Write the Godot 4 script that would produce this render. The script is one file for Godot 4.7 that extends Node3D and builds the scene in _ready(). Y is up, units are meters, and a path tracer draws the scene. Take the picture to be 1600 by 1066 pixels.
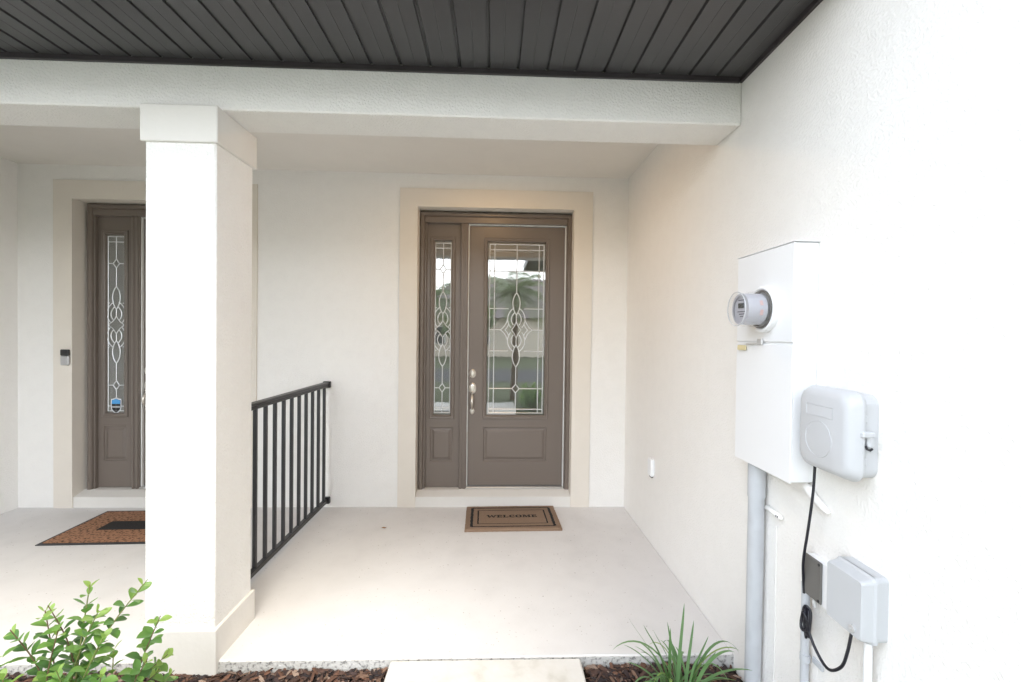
extends Node3D

# ---------------------------------------------------------------- materials
var M := {}
var rng := RandomNumberGenerator.new()

func lin(r: float, g: float, b: float, a := 1.0) -> Color:
	var c := Color(r, g, b).linear_to_srgb()
	c.a = a
	return c

func mat(called: String, c: Color, rough := 0.8, metal := 0.0) -> StandardMaterial3D:
	var m := StandardMaterial3D.new()
	m.resource_name = called
	m.albedo_color = c
	m.roughness = rough
	m.metallic = metal
	M[called] = m
	return m

func noise_tex(freq: float, octaves: int, seed_: int, stops: Array, size := 512, kind := FastNoiseLite.TYPE_SIMPLEX_SMOOTH) -> NoiseTexture2D:
	var n := FastNoiseLite.new()
	n.noise_type = kind
	n.frequency = freq
	n.fractal_octaves = octaves
	n.fractal_type = FastNoiseLite.FRACTAL_FBM if octaves > 1 else FastNoiseLite.FRACTAL_NONE
	n.seed = seed_
	var t := NoiseTexture2D.new()
	t.width = size
	t.height = size
	t.seamless = true
	t.noise = n
	if stops.size() > 0:
		var g := Gradient.new()
		g.offsets = PackedFloat32Array(stops.map(func(s): return s[0]))
		g.colors = PackedColorArray(stops.map(func(s): return s[1]))
		t.color_ramp = g
	return t

func grey(v: float) -> Color:
	return Color(v, v, v)

func world_map(m: StandardMaterial3D, scale_: float) -> void:
	m.uv1_triplanar = true
	m.uv1_world_triplanar = true
	m.uv1_scale = Vector3.ONE * scale_
	m.uv1_triplanar_sharpness = 8.0

func relief(m: StandardMaterial3D, t: Texture2D, cm: float) -> void:
	m.heightmap_enabled = true
	m.heightmap_texture = t
	m.heightmap_scale = cm

func make_materials() -> void:
	var stucco_h := noise_tex(0.034, 5, 11, [[0.0, grey(0.0)], [0.30, grey(0.10)], [0.55, grey(0.60)], [0.78, grey(0.95)], [1.0, grey(1.0)]], 1024)
	var fine_h := noise_tex(0.045, 4, 5, [[0.0, grey(0)], [1.0, grey(1)]], 512)
	var patch := noise_tex(0.008, 4, 23, [[0.0, grey(0.99)], [0.45, grey(0.996)], [1.0, grey(1.0)]], 512)
	var m := mat("stucco_white", lin(0.86, 0.843, 0.81), 0.92)
	m.albedo_texture = patch
	world_map(m, 2.0)
	relief(m, stucco_h, 0.12)
	m = mat("stucco_coarse", lin(0.86, 0.843, 0.81), 0.92)
	m.albedo_texture = patch
	world_map(m, 1.8)
	relief(m, stucco_h, 0.22)
	m = mat("stucco_smooth", lin(0.86, 0.843, 0.81), 0.9)
	m.albedo_texture = patch
	world_map(m, 0.8)
	relief(m, fine_h, 0.05)
	m = mat("stucco_trim", lin(0.75, 0.697, 0.62), 0.88)
	m.albedo_texture = patch
	world_map(m, 1.3)
	relief(m, fine_h, 0.05)
	m = mat("stucco_band", lin(0.76, 0.735, 0.69), 0.88)
	m.albedo_texture = patch
	world_map(m, 1.3)
	relief(m, fine_h, 0.05)
	m = mat("ceiling_paint", lin(0.79, 0.76, 0.71), 0.92)
	m.albedo_texture = patch
	world_map(m, 0.8)
	relief(m, fine_h, 0.04)
	# painted concrete floor
	m = mat("floor_paint", lin(0.725, 0.712, 0.702), 0.72)
	m.albedo_texture = noise_tex(0.006, 5, 77, [[0.0, grey(0.965)], [0.35, grey(0.988)], [0.6, grey(1.0)], [1.0, grey(0.985)]], 1024)
	world_map(m, 0.45)
	relief(m, fine_h, 0.03)
	m.detail_enabled = true
	m.detail_blend_mode = BaseMaterial3D.BLEND_MODE_MUL
	m.detail_uv_layer = BaseMaterial3D.DETAIL_UV_1
	m.detail_albedo = noise_tex(0.11, 2, 41, [[0.0, Color(0.55, 0.52, 0.49)], [0.085, Color(0.72, 0.69, 0.66)], [0.13, Color(1, 1, 1)], [1.0, Color(1, 1, 1)]], 1024)
	# weathered slab edge: pale grey concrete with mildew blotches
	m = mat("slab_edge", lin(0.62, 0.61, 0.59), 0.95)
	m.albedo_texture = noise_tex(0.022, 5, 31, [[0.0, grey(0.5)], [0.28, grey(0.78)], [0.38, grey(0.95)], [1.0, grey(1.0)]], 512)
	world_map(m, 2.9)
	relief(m, fine_h, 0.25)
	m = mat("walk_concrete", lin(0.72, 0.705, 0.68), 0.9)
	m.albedo_texture = noise_tex(0.012, 5, 51, [[0.0, Color(0.88, 0.87, 0.84)], [0.4, Color(0.97, 0.965, 0.95)], [1.0, Color(1, 1, 1)]], 512)
	world_map(m, 0.9)
	relief(m, fine_h, 0.08)
	# soffit metal
	var im := Image.create(128, 128, false, Image.FORMAT_RGB8)
	im.fill(grey(0.8))
	for j in 8:
		for i in 8:
			for dy in 7:
				for dx in 7:
					var r := Vector2(dx - 3, dy - 3).length()
					if r < 3.4:
						im.set_pixel((i * 16 + (8 if j % 2 == 1 else 0) + dx) % 128, (j * 16 + dy) % 128, grey(0.15 + 0.18 * r))
	m = mat("soffit_metal", lin(0.060, 0.058, 0.060), 0.36)
	relief(m, ImageTexture.create_from_image(im), 0.04)
	world_map(m, 14.0)
	m = mat("soffit_trim", lin(0.040, 0.034, 0.036), 0.45)
	mat("shingle", lin(0.09, 0.08, 0.075), 0.95)
	# door
	m = mat("door_paint", lin(0.172, 0.142, 0.120), 0.42)
	m.roughness_texture = noise_tex(0.03, 3, 17, [[0.0, grey(0.8)], [1.0, grey(1.0)]], 256)
	world_map(m, 2.0)
	mat("weatherstrip", lin(0.80, 0.80, 0.78), 0.6)
	mat("threshold_metal", lin(0.62, 0.62, 0.61), 0.4, 0.5)
	mat("came", lin(0.80, 0.82, 0.83), 0.35, 0.4)
	mat("satin_nickel", lin(0.72, 0.68, 0.62), 0.30, 0.85)
	var ripple := noise_tex(0.012, 2, 91, [], 512)
	ripple.as_normal_map = true
	ripple.bump_strength = 1.6
	m = mat("lite_glass", Color(0.97, 0.99, 0.98, 0.045), 0.015, 0.0)
	m.refraction_enabled = true
	m.refraction_scale = 0.135
	m.transparency = BaseMaterial3D.TRANSPARENCY_ALPHA
	m.normal_enabled = true
	m.normal_texture = ripple
	m.normal_scale = 0.018
	world_map(m, 2.2)
	mat("hall_paint", lin(0.45, 0.43, 0.40), 0.9)
	mat("hall_floor", lin(0.28, 0.22, 0.17), 0.5)
	# railing
	mat("rail_metal", lin(0.022, 0.022, 0.024), 0.38)
	# mats
	m = mat("coir", lin(0.50, 0.335, 0.225), 0.98)
	m.albedo_texture = noise_tex(0.12, 3, 61, [[0.0, grey(0.55)], [0.5, grey(0.9)], [1.0, grey(1.0)]], 512)
	world_map(m, 5.0)
	relief(m, noise_tex(0.16, 2, 62, [], 512), 0.5)
	m = mat("coir_black", lin(0.020, 0.018, 0.018), 0.95)
	world_map(m, 5.0)
	relief(m, noise_tex(0.16, 2, 63, [], 256), 0.4)
	m = mat("coir_dark", lin(0.44, 0.225, 0.125), 0.98)
	m.albedo_texture = noise_tex(0.028, 4, 66, [[0.0, grey(0.35)], [0.30, grey(0.62)], [0.40, grey(0.90)], [1.0, grey(1.0)]], 512)
	world_map(m, 2.6)
	relief(m, noise_tex(0.16, 2, 67, [], 256), 0.5)
	mat("rubber", lin(0.045, 0.045, 0.047), 0.7)
	# utilities
	m = mat("enclosure_paint", lin(0.84, 0.845, 0.85), 0.42)
	m = mat("lamp_lens", lin(0.8, 0.75, 0.65), 0.5)
	m.emission_enabled = true
	m.emission = Color(1.0, 0.84, 0.62)
	m.emission_energy_multiplier = 0.5
	mat("plastic_white", lin(0.55, 0.56, 0.575), 0.38)
	mat("plastic_grey", lin(0.52, 0.535, 0.55), 0.42)
	m = mat("pvc_grey", lin(0.53, 0.55, 0.575), 0.45)
	m.albedo_texture = noise_tex(0.01, 4, 14, [[0.0, grey(0.95)], [0.5, grey(0.985)], [1.0, grey(1.0)]], 256)
	world_map(m, 2.0)
	mat("plate_grey", lin(0.135, 0.130, 0.120), 0.5)
	mat("cable_black", lin(0.012, 0.012, 0.018), 0.4)
	mat("dark_plastic", lin(0.018, 0.018, 0.020), 0.45)
	mat("lcd", lin(0.055, 0.060, 0.058), 0.25)
	mat("print_dark", lin(0.08, 0.08, 0.10), 0.7)
	mat("print_red", lin(0.58, 0.40, 0.38), 0.7)
	mat("meter_body", lin(0.46, 0.46, 0.50), 0.5)
	m = mat("meter_glass", Color(1, 1, 1, 0.02), 0.02, 0.0)
	m.transparency = BaseMaterial3D.TRANSPARENCY_ALPHA
	mat("tag_yellow", lin(0.72, 0.62, 0.36), 0.6)
	mat("steel", lin(0.62, 0.62, 0.62), 0.4, 0.5)
	mat("bell_silver", lin(0.55, 0.55, 0.56), 0.35, 0.6)
	mat("sticker_blue", lin(0.08, 0.36, 0.75), 0.4)
	mat("sticker_white", lin(0.75, 0.77, 0.80), 0.4)
	# plants
	for k in 4:
		var c: Array = [[0.055, 0.125, 0.036], [0.085, 0.185, 0.045], [0.140, 0.255, 0.062], [0.240, 0.360, 0.095]][k]
		m = mat("leaf_%d" % k, lin(c[0], c[1], c[2]), 0.38)
		m.backlight_enabled = true
		m.backlight = lin(c[0] * 1.5, c[1] * 1.5, c[2])
	mat("leaf_brown", lin(0.30, 0.15, 0.05), 0.7)
	mat("stem", lin(0.17, 0.11, 0.06), 0.8)
	mat("stem_green", lin(0.20, 0.22, 0.07), 0.7)
	for k in 3:
		var c2: Array = [[0.085, 0.165, 0.065], [0.115, 0.215, 0.085], [0.190, 0.280, 0.080]][k]
		m = mat("blade_%d" % k, lin(c2[0], c2[1], c2[2]), 0.42)
		m.backlight_enabled = true
		m.backlight = lin(c2[0] * 1.3, c2[1] * 1.3, c2[2])
	m = mat("mulch_chip", Color(1, 1, 1), 0.92)
	m.vertex_color_use_as_albedo = true
	m = mat("mulch_soil", lin(0.050, 0.030, 0.022), 0.98)
	m.albedo_texture = noise_tex(0.08, 3, 71, [[0.0, grey(0.4)], [1.0, grey(1.0)]], 256)
	world_map(m, 4.0)
	m = mat("lawn", lin(0.125, 0.155, 0.065), 0.95)
	m.albedo_texture = noise_tex(0.06, 5, 72, [[0.0, grey(0.45)], [1.0, grey(1.0)]], 512)
	world_map(m, 0.6)
	m = mat("asphalt", lin(0.055, 0.055, 0.057), 0.95)
	mat("neighbour_wall", lin(0.62, 0.55, 0.45), 0.9)
	mat("neighbour_roof", lin(0.19, 0.165, 0.16), 0.9)
	mat("neighbour_trim", lin(0.78, 0.77, 0.74), 0.7)
	mat("window_dark", lin(0.03, 0.035, 0.04), 0.08)
	mat("palm_trunk", lin(0.16, 0.115, 0.075), 0.95)
	m = mat("palm_leaf", lin(0.15, 0.195, 0.105), 0.45)
	m.backlight_enabled = true
	m.backlight = lin(0.16, 0.21, 0.09)

# ---------------------------------------------------------------- mesh helpers
func tool() -> SurfaceTool:
	var st := SurfaceTool.new()
	st.begin(Mesh.PRIMITIVE_TRIANGLES)
	st.set_smooth_group(-1)
	return st

func tri(st: SurfaceTool, a: Vector3, b: Vector3, c: Vector3, out: Vector3) -> void:
	var n := (c - a).cross(b - a)
	st.add_vertex(a)
	if n.dot(out) >= 0.0:
		st.add_vertex(b)
		st.add_vertex(c)
	else:
		st.add_vertex(c)
		st.add_vertex(b)

func quad(st: SurfaceTool, a: Vector3, b: Vector3, c: Vector3, d: Vector3, out: Vector3) -> void:
	tri(st, a, b, c, out)
	tri(st, a, c, d, out)

# box from corner to corner with chamfered edges
func cbox(st: SurfaceTool, lo: Vector3, hi: Vector3, ch := 0.0, xf := Transform3D()) -> void:
	var c := (lo + hi) * 0.5
	var h := (hi - lo).abs() * 0.5
	var k: float = min(ch, min(h.x, min(h.y, h.z)) * 0.95)
	if k <= 0.0:
		for ax in 3:
			for s in [-1.0, 1.0]:
				var u := (ax + 1) % 3
				var w := (ax + 2) % 3
				var p := []
				for q in [[-1, -1], [1, -1], [1, 1], [-1, 1]]:
					var v := Vector3.ZERO
					v[ax] = s * h[ax]
					v[u] = q[0] * h[u]
					v[w] = q[1] * h[w]
					p.append(xf * (c + v))
				var o := Vector3.ZERO
				o[ax] = s
				quad(st, p[0], p[1], p[2], p[3], xf.basis * o)
		return
	for ax in 3:
		var u := (ax + 1) % 3
		var w := (ax + 2) % 3
		for s in [-1.0, 1.0]:
			var p := []
			for q in [[-1, -1], [1, -1], [1, 1], [-1, 1]]:
				var v := Vector3.ZERO
				v[ax] = s * h[ax]
				v[u] = q[0] * (h[u] - k)
				v[w] = q[1] * (h[w] - k)
				p.append(xf * (c + v))
			var o := Vector3.ZERO
			o[ax] = s
			quad(st, p[0], p[1], p[2], p[3], xf.basis * o)
		for su in [-1.0, 1.0]:
			for sw in [-1.0, 1.0]:
				var e := []
				for t in [[-1, 0], [1, 0], [1, 1], [-1, 1]]:
					var v := Vector3.ZERO
					v[ax] = t[0] * (h[ax] - k)
					v[u] = su * (h[u] - (k if t[1] == 1 else 0.0))
					v[w] = sw * (h[w] - (0.0 if t[1] == 1 else k))
					e.append(xf * (c + v))
				var o2 := Vector3.ZERO
				o2[u] = su
				o2[w] = sw
				quad(st, e[0], e[1], e[2], e[3], xf.basis * o2)
	for sx in [-1.0, 1.0]:
		for sy in [-1.0, 1.0]:
			for sz in [-1.0, 1.0]:
				var s3 := Vector3(sx, sy, sz)
				tri(st, xf * (c + s3 * Vector3(h.x, h.y - k, h.z - k)), xf * (c + s3 * Vector3(h.x - k, h.y, h.z - k)), xf * (c + s3 * Vector3(h.x - k, h.y - k, h.z)), xf.basis * s3)

# mitred moulding round a rectangle in the xy plane; profile of [inset, z]; optional filled middle
func mould(st: SurfaceTool, x0: float, y0: float, x1: float, y1: float, prof: Array, fill := false) -> void:
	for i in prof.size() - 1:
		var a: Array = prof[i]
		var b: Array = prof[i + 1]
		var A := [Vector3(x0 + a[0], y0 + a[0], a[1]), Vector3(x1 - a[0], y0 + a[0], a[1]), Vector3(x1 - a[0], y1 - a[0], a[1]), Vector3(x0 + a[0], y1 - a[0], a[1])]
		var B := [Vector3(x0 + b[0], y0 + b[0], b[1]), Vector3(x1 - b[0], y0 + b[0], b[1]), Vector3(x1 - b[0], y1 - b[0], b[1]), Vector3(x0 + b[0], y1 - b[0], b[1])]
		var slope: float = b[1] - a[1]
		var run: float = b[0] - a[0]
		for k in 4:
			var inward: Vector3 = [Vector3(0, 1, 0), Vector3(-1, 0, 0), Vector3(0, -1, 0), Vector3(1, 0, 0)][k]
			var out := Vector3(0, 0, 1) * run - inward * slope
			quad(st, A[k], A[(k + 1) % 4], B[(k + 1) % 4], B[k], out)
	if fill:
		var e: Array = prof[-1]
		quad(st, Vector3(x0 + e[0], y0 + e[0], e[1]), Vector3(x1 - e[0], y0 + e[0], e[1]), Vector3(x1 - e[0], y1 - e[0], e[1]), Vector3(x0 + e[0], y1 - e[0], e[1]), Vector3.BACK)

# tube along points
func tube(st: SurfaceTool, pts: Array, radii: Variant, sides := 10, caps := true, flat := 1.0) -> void:
	st.set_smooth_group(0)
	var rings := []
	var n := pts.size()
	var up := Vector3.UP
	var d0: Vector3 = (pts[1] - pts[0]).normalized()
	if absf(d0.dot(up)) > 0.9:
		up = Vector3.RIGHT
	var side := d0.cross(up).normalized()
	for i in n:
		var d: Vector3 = (pts[min(i + 1, n - 1)] - pts[max(i - 1, 0)]).normalized()
		side = (side - d * side.dot(d)).normalized()
		var nor := side.cross(d)
		var r: float = radii[i] if radii is Array else radii
		var ring := []
		for k in sides:
			var a := TAU * k / sides
			ring.append(pts[i] + (side * cos(a) + nor * sin(a) * flat) * r)
		rings.append(ring)
	for i in n - 1:
		for k in sides:
			var k2 := (k + 1) % sides
			var out: Vector3 = (rings[i][k] + rings[i][k2] - pts[i] * 2.0)
			quad(st, rings[i][k], rings[i][k2], rings[i + 1][k2], rings[i + 1][k], out)
	if caps:
		st.set_smooth_group(-1)
		for e in [0, n - 1]:
			var o: Vector3 = (pts[0] - pts[1]) if e == 0 else (pts[n - 1] - pts[n - 2])
			for k in range(1, sides - 1):
				tri(st, rings[e][0], rings[e][k], rings[e][k + 1], o)
	st.set_smooth_group(-1)

# lathe: profile of [radius, height] turned round axis (through base), smooth or not
func lathe(st: SurfaceTool, base: Vector3, axis: Vector3, prof: Array, sides := 32, squash := 1.0) -> void:
	var a := axis.normalized()
	var u := a.cross(Vector3.UP if absf(a.y) < 0.9 else Vector3.RIGHT).normalized()
	var w := a.cross(u)
	for i in prof.size() - 1:
		st.set_smooth_group(i)
		for k in sides:
			var t0 := TAU * k / sides
			var t1 := TAU * (k + 1) / sides
			var e0 := u * cos(t0) + w * sin(t0) * squash
			var e1 := u * cos(t1) + w * sin(t1) * squash
			var p: Array = prof[i]
			var q: Array = prof[i + 1]
			var p0: Vector3 = base + a * p[1] + e0 * p[0]
			var p1: Vector3 = base + a * p[1] + e1 * p[0]
			var q0: Vector3 = base + a * q[1] + e0 * q[0]
			var q1: Vector3 = base + a * q[1] + e1 * q[0]
			var out: Vector3 = (e0 + e1) * (q[1] - p[1]) + a * (p[0] - q[0]) * 2.0
			if p[0] > 1e-6:
				tri(st, p0, p1, q1, out)
			if q[0] > 1e-6:
				tri(st, p0, q1, q0, out)
	st.set_smooth_group(-1)

# prism: polygon (in plane u,v) extruded along w; polygon convex or triangulated
func prism(st: SurfaceTool, poly: PackedVector2Array, o: Vector3, u: Vector3, v: Vector3, w: Vector3) -> void:
	var idx := Geometry2D.triangulate_polygon(poly)
	var c := Vector2.ZERO
	for p in poly:
		c += p
	c /= poly.size()
	for i in range(0, idx.size(), 3):
		var q := []
		for k in 3:
			var p2 := poly[idx[i + k]]
			q.append(o + u * p2.x + v * p2.y)
		tri(st, q[0], q[1], q[2], -w)
		tri(st, q[0] + w, q[1] + w, q[2] + w, w)
	var cw := Geometry2D.is_polygon_clockwise(poly)
	for i in poly.size():
		var a := poly[i]
		var b := poly[(i + 1) % poly.size()]
		var n2 := Vector2(b.y - a.y, a.x - b.x)
		if cw:
			n2 = -n2
		quad(st, o + u * a.x + v * a.y, o + u * b.x + v * b.y, o + u * b.x + v * b.y + w, o + u * a.x + v * a.y + w, u * n2.x + v * n2.y)

func rounded_rect(w: float, h: float, r: float, seg := 6) -> PackedVector2Array:
	var p := PackedVector2Array()
	for q in [[1, 1, 0], [-1, 1, 1], [-1, -1, 2], [1, -1, 3]]:
		for k in seg + 1:
			var a: float = PI * 0.5 * (q[2] + float(k) / seg)
			p.append(Vector2(q[0] * (w * 0.5 - r), q[1] * (h * 0.5 - r)) + Vector2(cos(a), sin(a)) * r)
	return p

# layered body: successive outlines (same count) at heights along w, capped; smooth
func loft(st: SurfaceTool, outlines: Array, heights: Array, o: Vector3, u: Vector3, v: Vector3, w: Vector3, smooth := true) -> void:
	var n: int = outlines[0].size()
	var at := func(i: int, k: int) -> Vector3:
		var p: Vector2 = outlines[i][k % n]
		return o + u * p.x + v * p.y + w * heights[i]
	st.set_smooth_group(0 if smooth else -1)
	for i in outlines.size() - 1:
		for k in n:
			var a: Vector3 = at.call(i, k)
			var b: Vector3 = at.call(i, k + 1)
			var c: Vector3 = at.call(i + 1, k + 1)
			var d: Vector3 = at.call(i + 1, k)
			var mid: Vector2 = (outlines[i][k] + outlines[i][(k + 1) % n]) * 0.5
			var shrink: float = outlines[i][k].length() - outlines[i + 1][k].length()
			quad(st, a, b, c, d, (u * mid.x + v * mid.y).normalized() * absf(heights[i + 1] - heights[i]) + w * shrink)
	for e in [0, outlines.size() - 1]:
		var cen := Vector2.ZERO
		for p in outlines[e]:
			cen += p
		cen /= n
		var cc: Vector3 = o + u * cen.x + v * cen.y + w * heights[e]
		for k in n:
			tri(st, cc, at.call(e, k), at.call(e, k + 1), -w if e == 0 else w)
	st.set_smooth_group(-1)

func build(st: SurfaceTool, called: String, m: Material, parent: Node = self) -> MeshInstance3D:
	st.generate_normals()
	var o := MeshInstance3D.new()
	o.name = called
	o.mesh = st.commit()
	o.material_override = m
	parent.add_child(o, true)
	return o

func shared(mesh: Mesh, called: String, m: Material, parent: Node, xf: Transform3D) -> MeshInstance3D:
	var o := MeshInstance3D.new()
	o.name = called
	o.mesh = mesh
	o.material_override = m
	parent.add_child(o, true)
	o.transform = xf
	return o

func committed(st: SurfaceTool) -> ArrayMesh:
	st.generate_normals()
	return st.commit()

func base(called: String, at := Vector3.ZERO, parent: Node = self) -> Node3D:
	var o := Node3D.new()
	o.name = called
	parent.add_child(o, true)
	o.position = at
	return o

func tag(o: Node, label: String, category: String, group := "") -> void:
	o.set_meta("label", label)
	o.set_meta("category", category)
	if group != "":
		o.set_meta("group", group)

func structure(o: Node) -> void:
	o.set_meta("kind", "structure")

# ---------------------------------------------------------------- measures
const XR := 1.179          # face of the right garage wall
const XL := -4.10          # face of the left garage wall
const CEIL := 2.956
const BEAM_Y := 2.573
const BEAM_Z0 := 1.628
const BEAM_Z1 := 1.869
const SOFFIT_Y := 2.796
const EAVE_Z := 2.56
const SLAB_Z := 1.885
const MULCH_Y := -0.055
const LEFT := -2.94        # from the right door to the left one

func _ready() -> void:
	rng.seed = 20250707
	# camera
	var cam := Camera3D.new()
	cam.name = "camera"
	add_child(cam)
	cam.transform = Transform3D(Basis(Vector3(0.99925857, 0.01220367, 0.03651541), Vector3(-0.01170851, 0.999837, -0.01374364), Vector3(-0.03667718, 0.01330591, 0.99923858)).orthonormalized(), Vector3(0, 1.5419, 4.0278))
	cam.fov = 74.155
	cam.near = 0.05
	cam.far = 400.0
	cam.current = true
	# sky, sun, exposure
	var sky_m := ProceduralSkyMaterial.new()
	sky_m.sky_top_color = lin(0.57, 0.63, 0.735)
	sky_m.sky_horizon_color = lin(0.99, 0.995, 0.985)
	sky_m.sky_curve = 0.2
	sky_m.ground_bottom_color = lin(0.25, 0.25, 0.22)
	sky_m.ground_horizon_color = lin(0.6, 0.62, 0.62)
	sky_m.sun_angle_max = 1.0
	var sky := Sky.new()
	sky.sky_material = sky_m
	var env := Environment.new()
	env.background_mode = Environment.BG_SKY
	env.sky = sky
	env.ambient_light_source = Environment.AMBIENT_SOURCE_SKY
	env.tonemap_mode = Environment.TONE_MAPPER_LINEAR
	env.tonemap_exposure = 7.0
	env.sdfgi_enabled = true
	env.ssao_enabled = true
	env.ssil_enabled = true
	var we := WorldEnvironment.new()
	we.name = "world"
	we.environment = env
	add_child(we)
	var sun := DirectionalLight3D.new()
	sun.name = "sun"
	sun.light_energy = 0.15
	sun.light_color = Color(1.0, 0.97, 0.92)
	sun.light_angular_distance = 26.0
	sun.shadow_enabled = true
	add_child(sun)
	sun.look_at_from_position(Vector3(0.9, 6.0, 3.4), Vector3.ZERO)

	make_materials()
	build_ground()
	build_house()
	build_porch_light()
	build_railing()
	build_mats()
	build_meter()
	build_utilities()
	build_small_things()
	build_plants()
	build_across()

# ---------------------------------------------------------------- setting
func build_ground() -> void:
	var st := tool()
	# one lawn sheet out to the horizon
	quad(st, Vector3(-180, -0.13, -180), Vector3(180, -0.13, -180), Vector3(180, -0.13, 180), Vector3(-180, -0.13, 180), Vector3.UP)
	structure(build(st, "ground", M.lawn))
	st = tool()
	cbox(st, Vector3(XL, -0.3, -0.2), Vector3(XR, 0.0, SLAB_Z), 0.006)
	var fl := build(st, "porch_floor", M.floor_paint)
	structure(fl)
	# bare concrete front of the slab, just proud of the painted body
	st = tool()
	cbox(st, Vector3(XL, -0.3, SLAB_Z), Vector3(XR, -0.006, SLAB_Z + 0.004), 0.0)
	build(st, "slab_edge", M.slab_edge, fl)
	st = tool()
	for s in [[-0.478, 1.897, 0.424, 3.30], [-0.478, 3.312, 0.424, 4.80], [-0.478, 4.812, 0.424, 5.9]]:
		cbox(st, Vector3(s[0], -0.2, s[1]), Vector3(s[2], -0.002, s[3]), 0.007)
	structure(build(st, "path", M.walk_concrete))
	st = tool()
	cbox(st, Vector3(-3.6, -0.2, 4.812), Vector3(-0.49, -0.004, 5.9), 0.007)
	structure(build(st, "path_001", M.walk_concrete))
	st = tool()
	quad(st, Vector3(-180, -0.12, 11.5), Vector3(180, -0.12, 11.5), Vector3(180, -0.12, 17.5), Vector3(-180, -0.12, 17.5), Vector3.UP)
	structure(build(st, "road", M.asphalt))
	# mulch beds on either side of the path: an uneven bed of soil under loose chips
	var hn := FastNoiseLite.new()
	hn.seed = 9
	hn.frequency = 2.2
	var beds := [[XL + 0.001, -0.482], [0.428, XR - 0.001]]
	st = tool()
	st.set_smooth_group(0)
	for b in beds:
		var nx := int((b[1] - b[0]) / 0.06) + 1
		var nz := 18
		for i in nx:
			for j in nz:
				var p := []
				for q in [[0, 0], [1, 0], [1, 1], [0, 1]]:
					var x: float = lerpf(b[0], b[1], float(i + q[0]) / nx)
					var z: float = lerpf(SLAB_Z + 0.005, 2.95, float(j + q[1]) / nz)
					p.append(Vector3(x, MULCH_Y - 0.012 + 0.018 * hn.get_noise_2d(x, z), z))
				quad(st, p[0], p[1], p[2], p[3], Vector3.UP)
	var bed := build(st, "mulch_bed", M.mulch_soil)
	structure(bed)
	var chip := tool()
	# a splintered flake, tapered to uneven ends
	var top := [Vector3(-0.5, 0.02, -0.05), Vector3(-0.32, 0.09, -0.17), Vector3(0.30, 0.10, -0.14), Vector3(0.5, 0.0, 0.03), Vector3(0.22, 0.08, 0.17), Vector3(-0.40, 0.06, 0.13)]
	for k in 6:
		tri(chip, Vector3(0.0, 0.12, 0.0), top[k], top[(k + 1) % 6], Vector3.UP)
		tri(chip, Vector3(0.0, -0.09, 0.0), top[k], top[(k + 1) % 6], Vector3.DOWN)
	var mm := MultiMesh.new()
	mm.transform_format = MultiMesh.TRANSFORM_3D
	mm.use_colors = true
	mm.mesh = committed(chip)
	mm.instance_count = 15000
	var tones := [lin(0.075, 0.042, 0.032), lin(0.045, 0.028, 0.026), lin(0.13, 0.065, 0.042), lin(0.19, 0.115, 0.08), lin(0.028, 0.021, 0.022), lin(0.26, 0.19, 0.15)]
	var pick := [0, 0, 0, 1, 1, 1, 2, 2, 4, 4, 3, 5]
	for i in mm.instance_count:
		var b: Array = beds[0] if rng.randf() < 0.80 else beds[1]
		var x := rng.randf_range(b[0] + 0.02, b[1] - 0.02)
		var z: float = SLAB_Z + 0.02 + pow(rng.randf(), 1.7) * 0.95
		var l := rng.randf_range(0.018, 0.062)
		var bs := Basis.from_euler(Vector3(rng.randf_range(-0.5, 0.5), rng.randf() * TAU, rng.randf_range(-0.35, 0.35))) * Basis.from_scale(Vector3(l, l * rng.randf_range(0.35, 0.8), l * rng.randf_range(0.5, 1.3)))
		mm.set_instance_transform(i, Transform3D(bs, Vector3(x, MULCH_Y + 0.018 * hn.get_noise_2d(x, z) + rng.randf_range(-0.008, 0.014), z)))
		var c: Color = tones[pick[rng.randi() % pick.size()]].srgb_to_linear()
		mm.set_instance_color(i, c * rng.randf_range(0.7, 1.25))
	var mi := MultiMeshInstance3D.new()
	mi.name = "mulch"
	mi.multimesh = mm
	mi.material_override = M.mulch_chip
	add_child(mi)
	mi.set_meta("kind", "stuff")
	tag(mi, "dark brown shredded bark mulch along the porch edge", "mulch")

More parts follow.
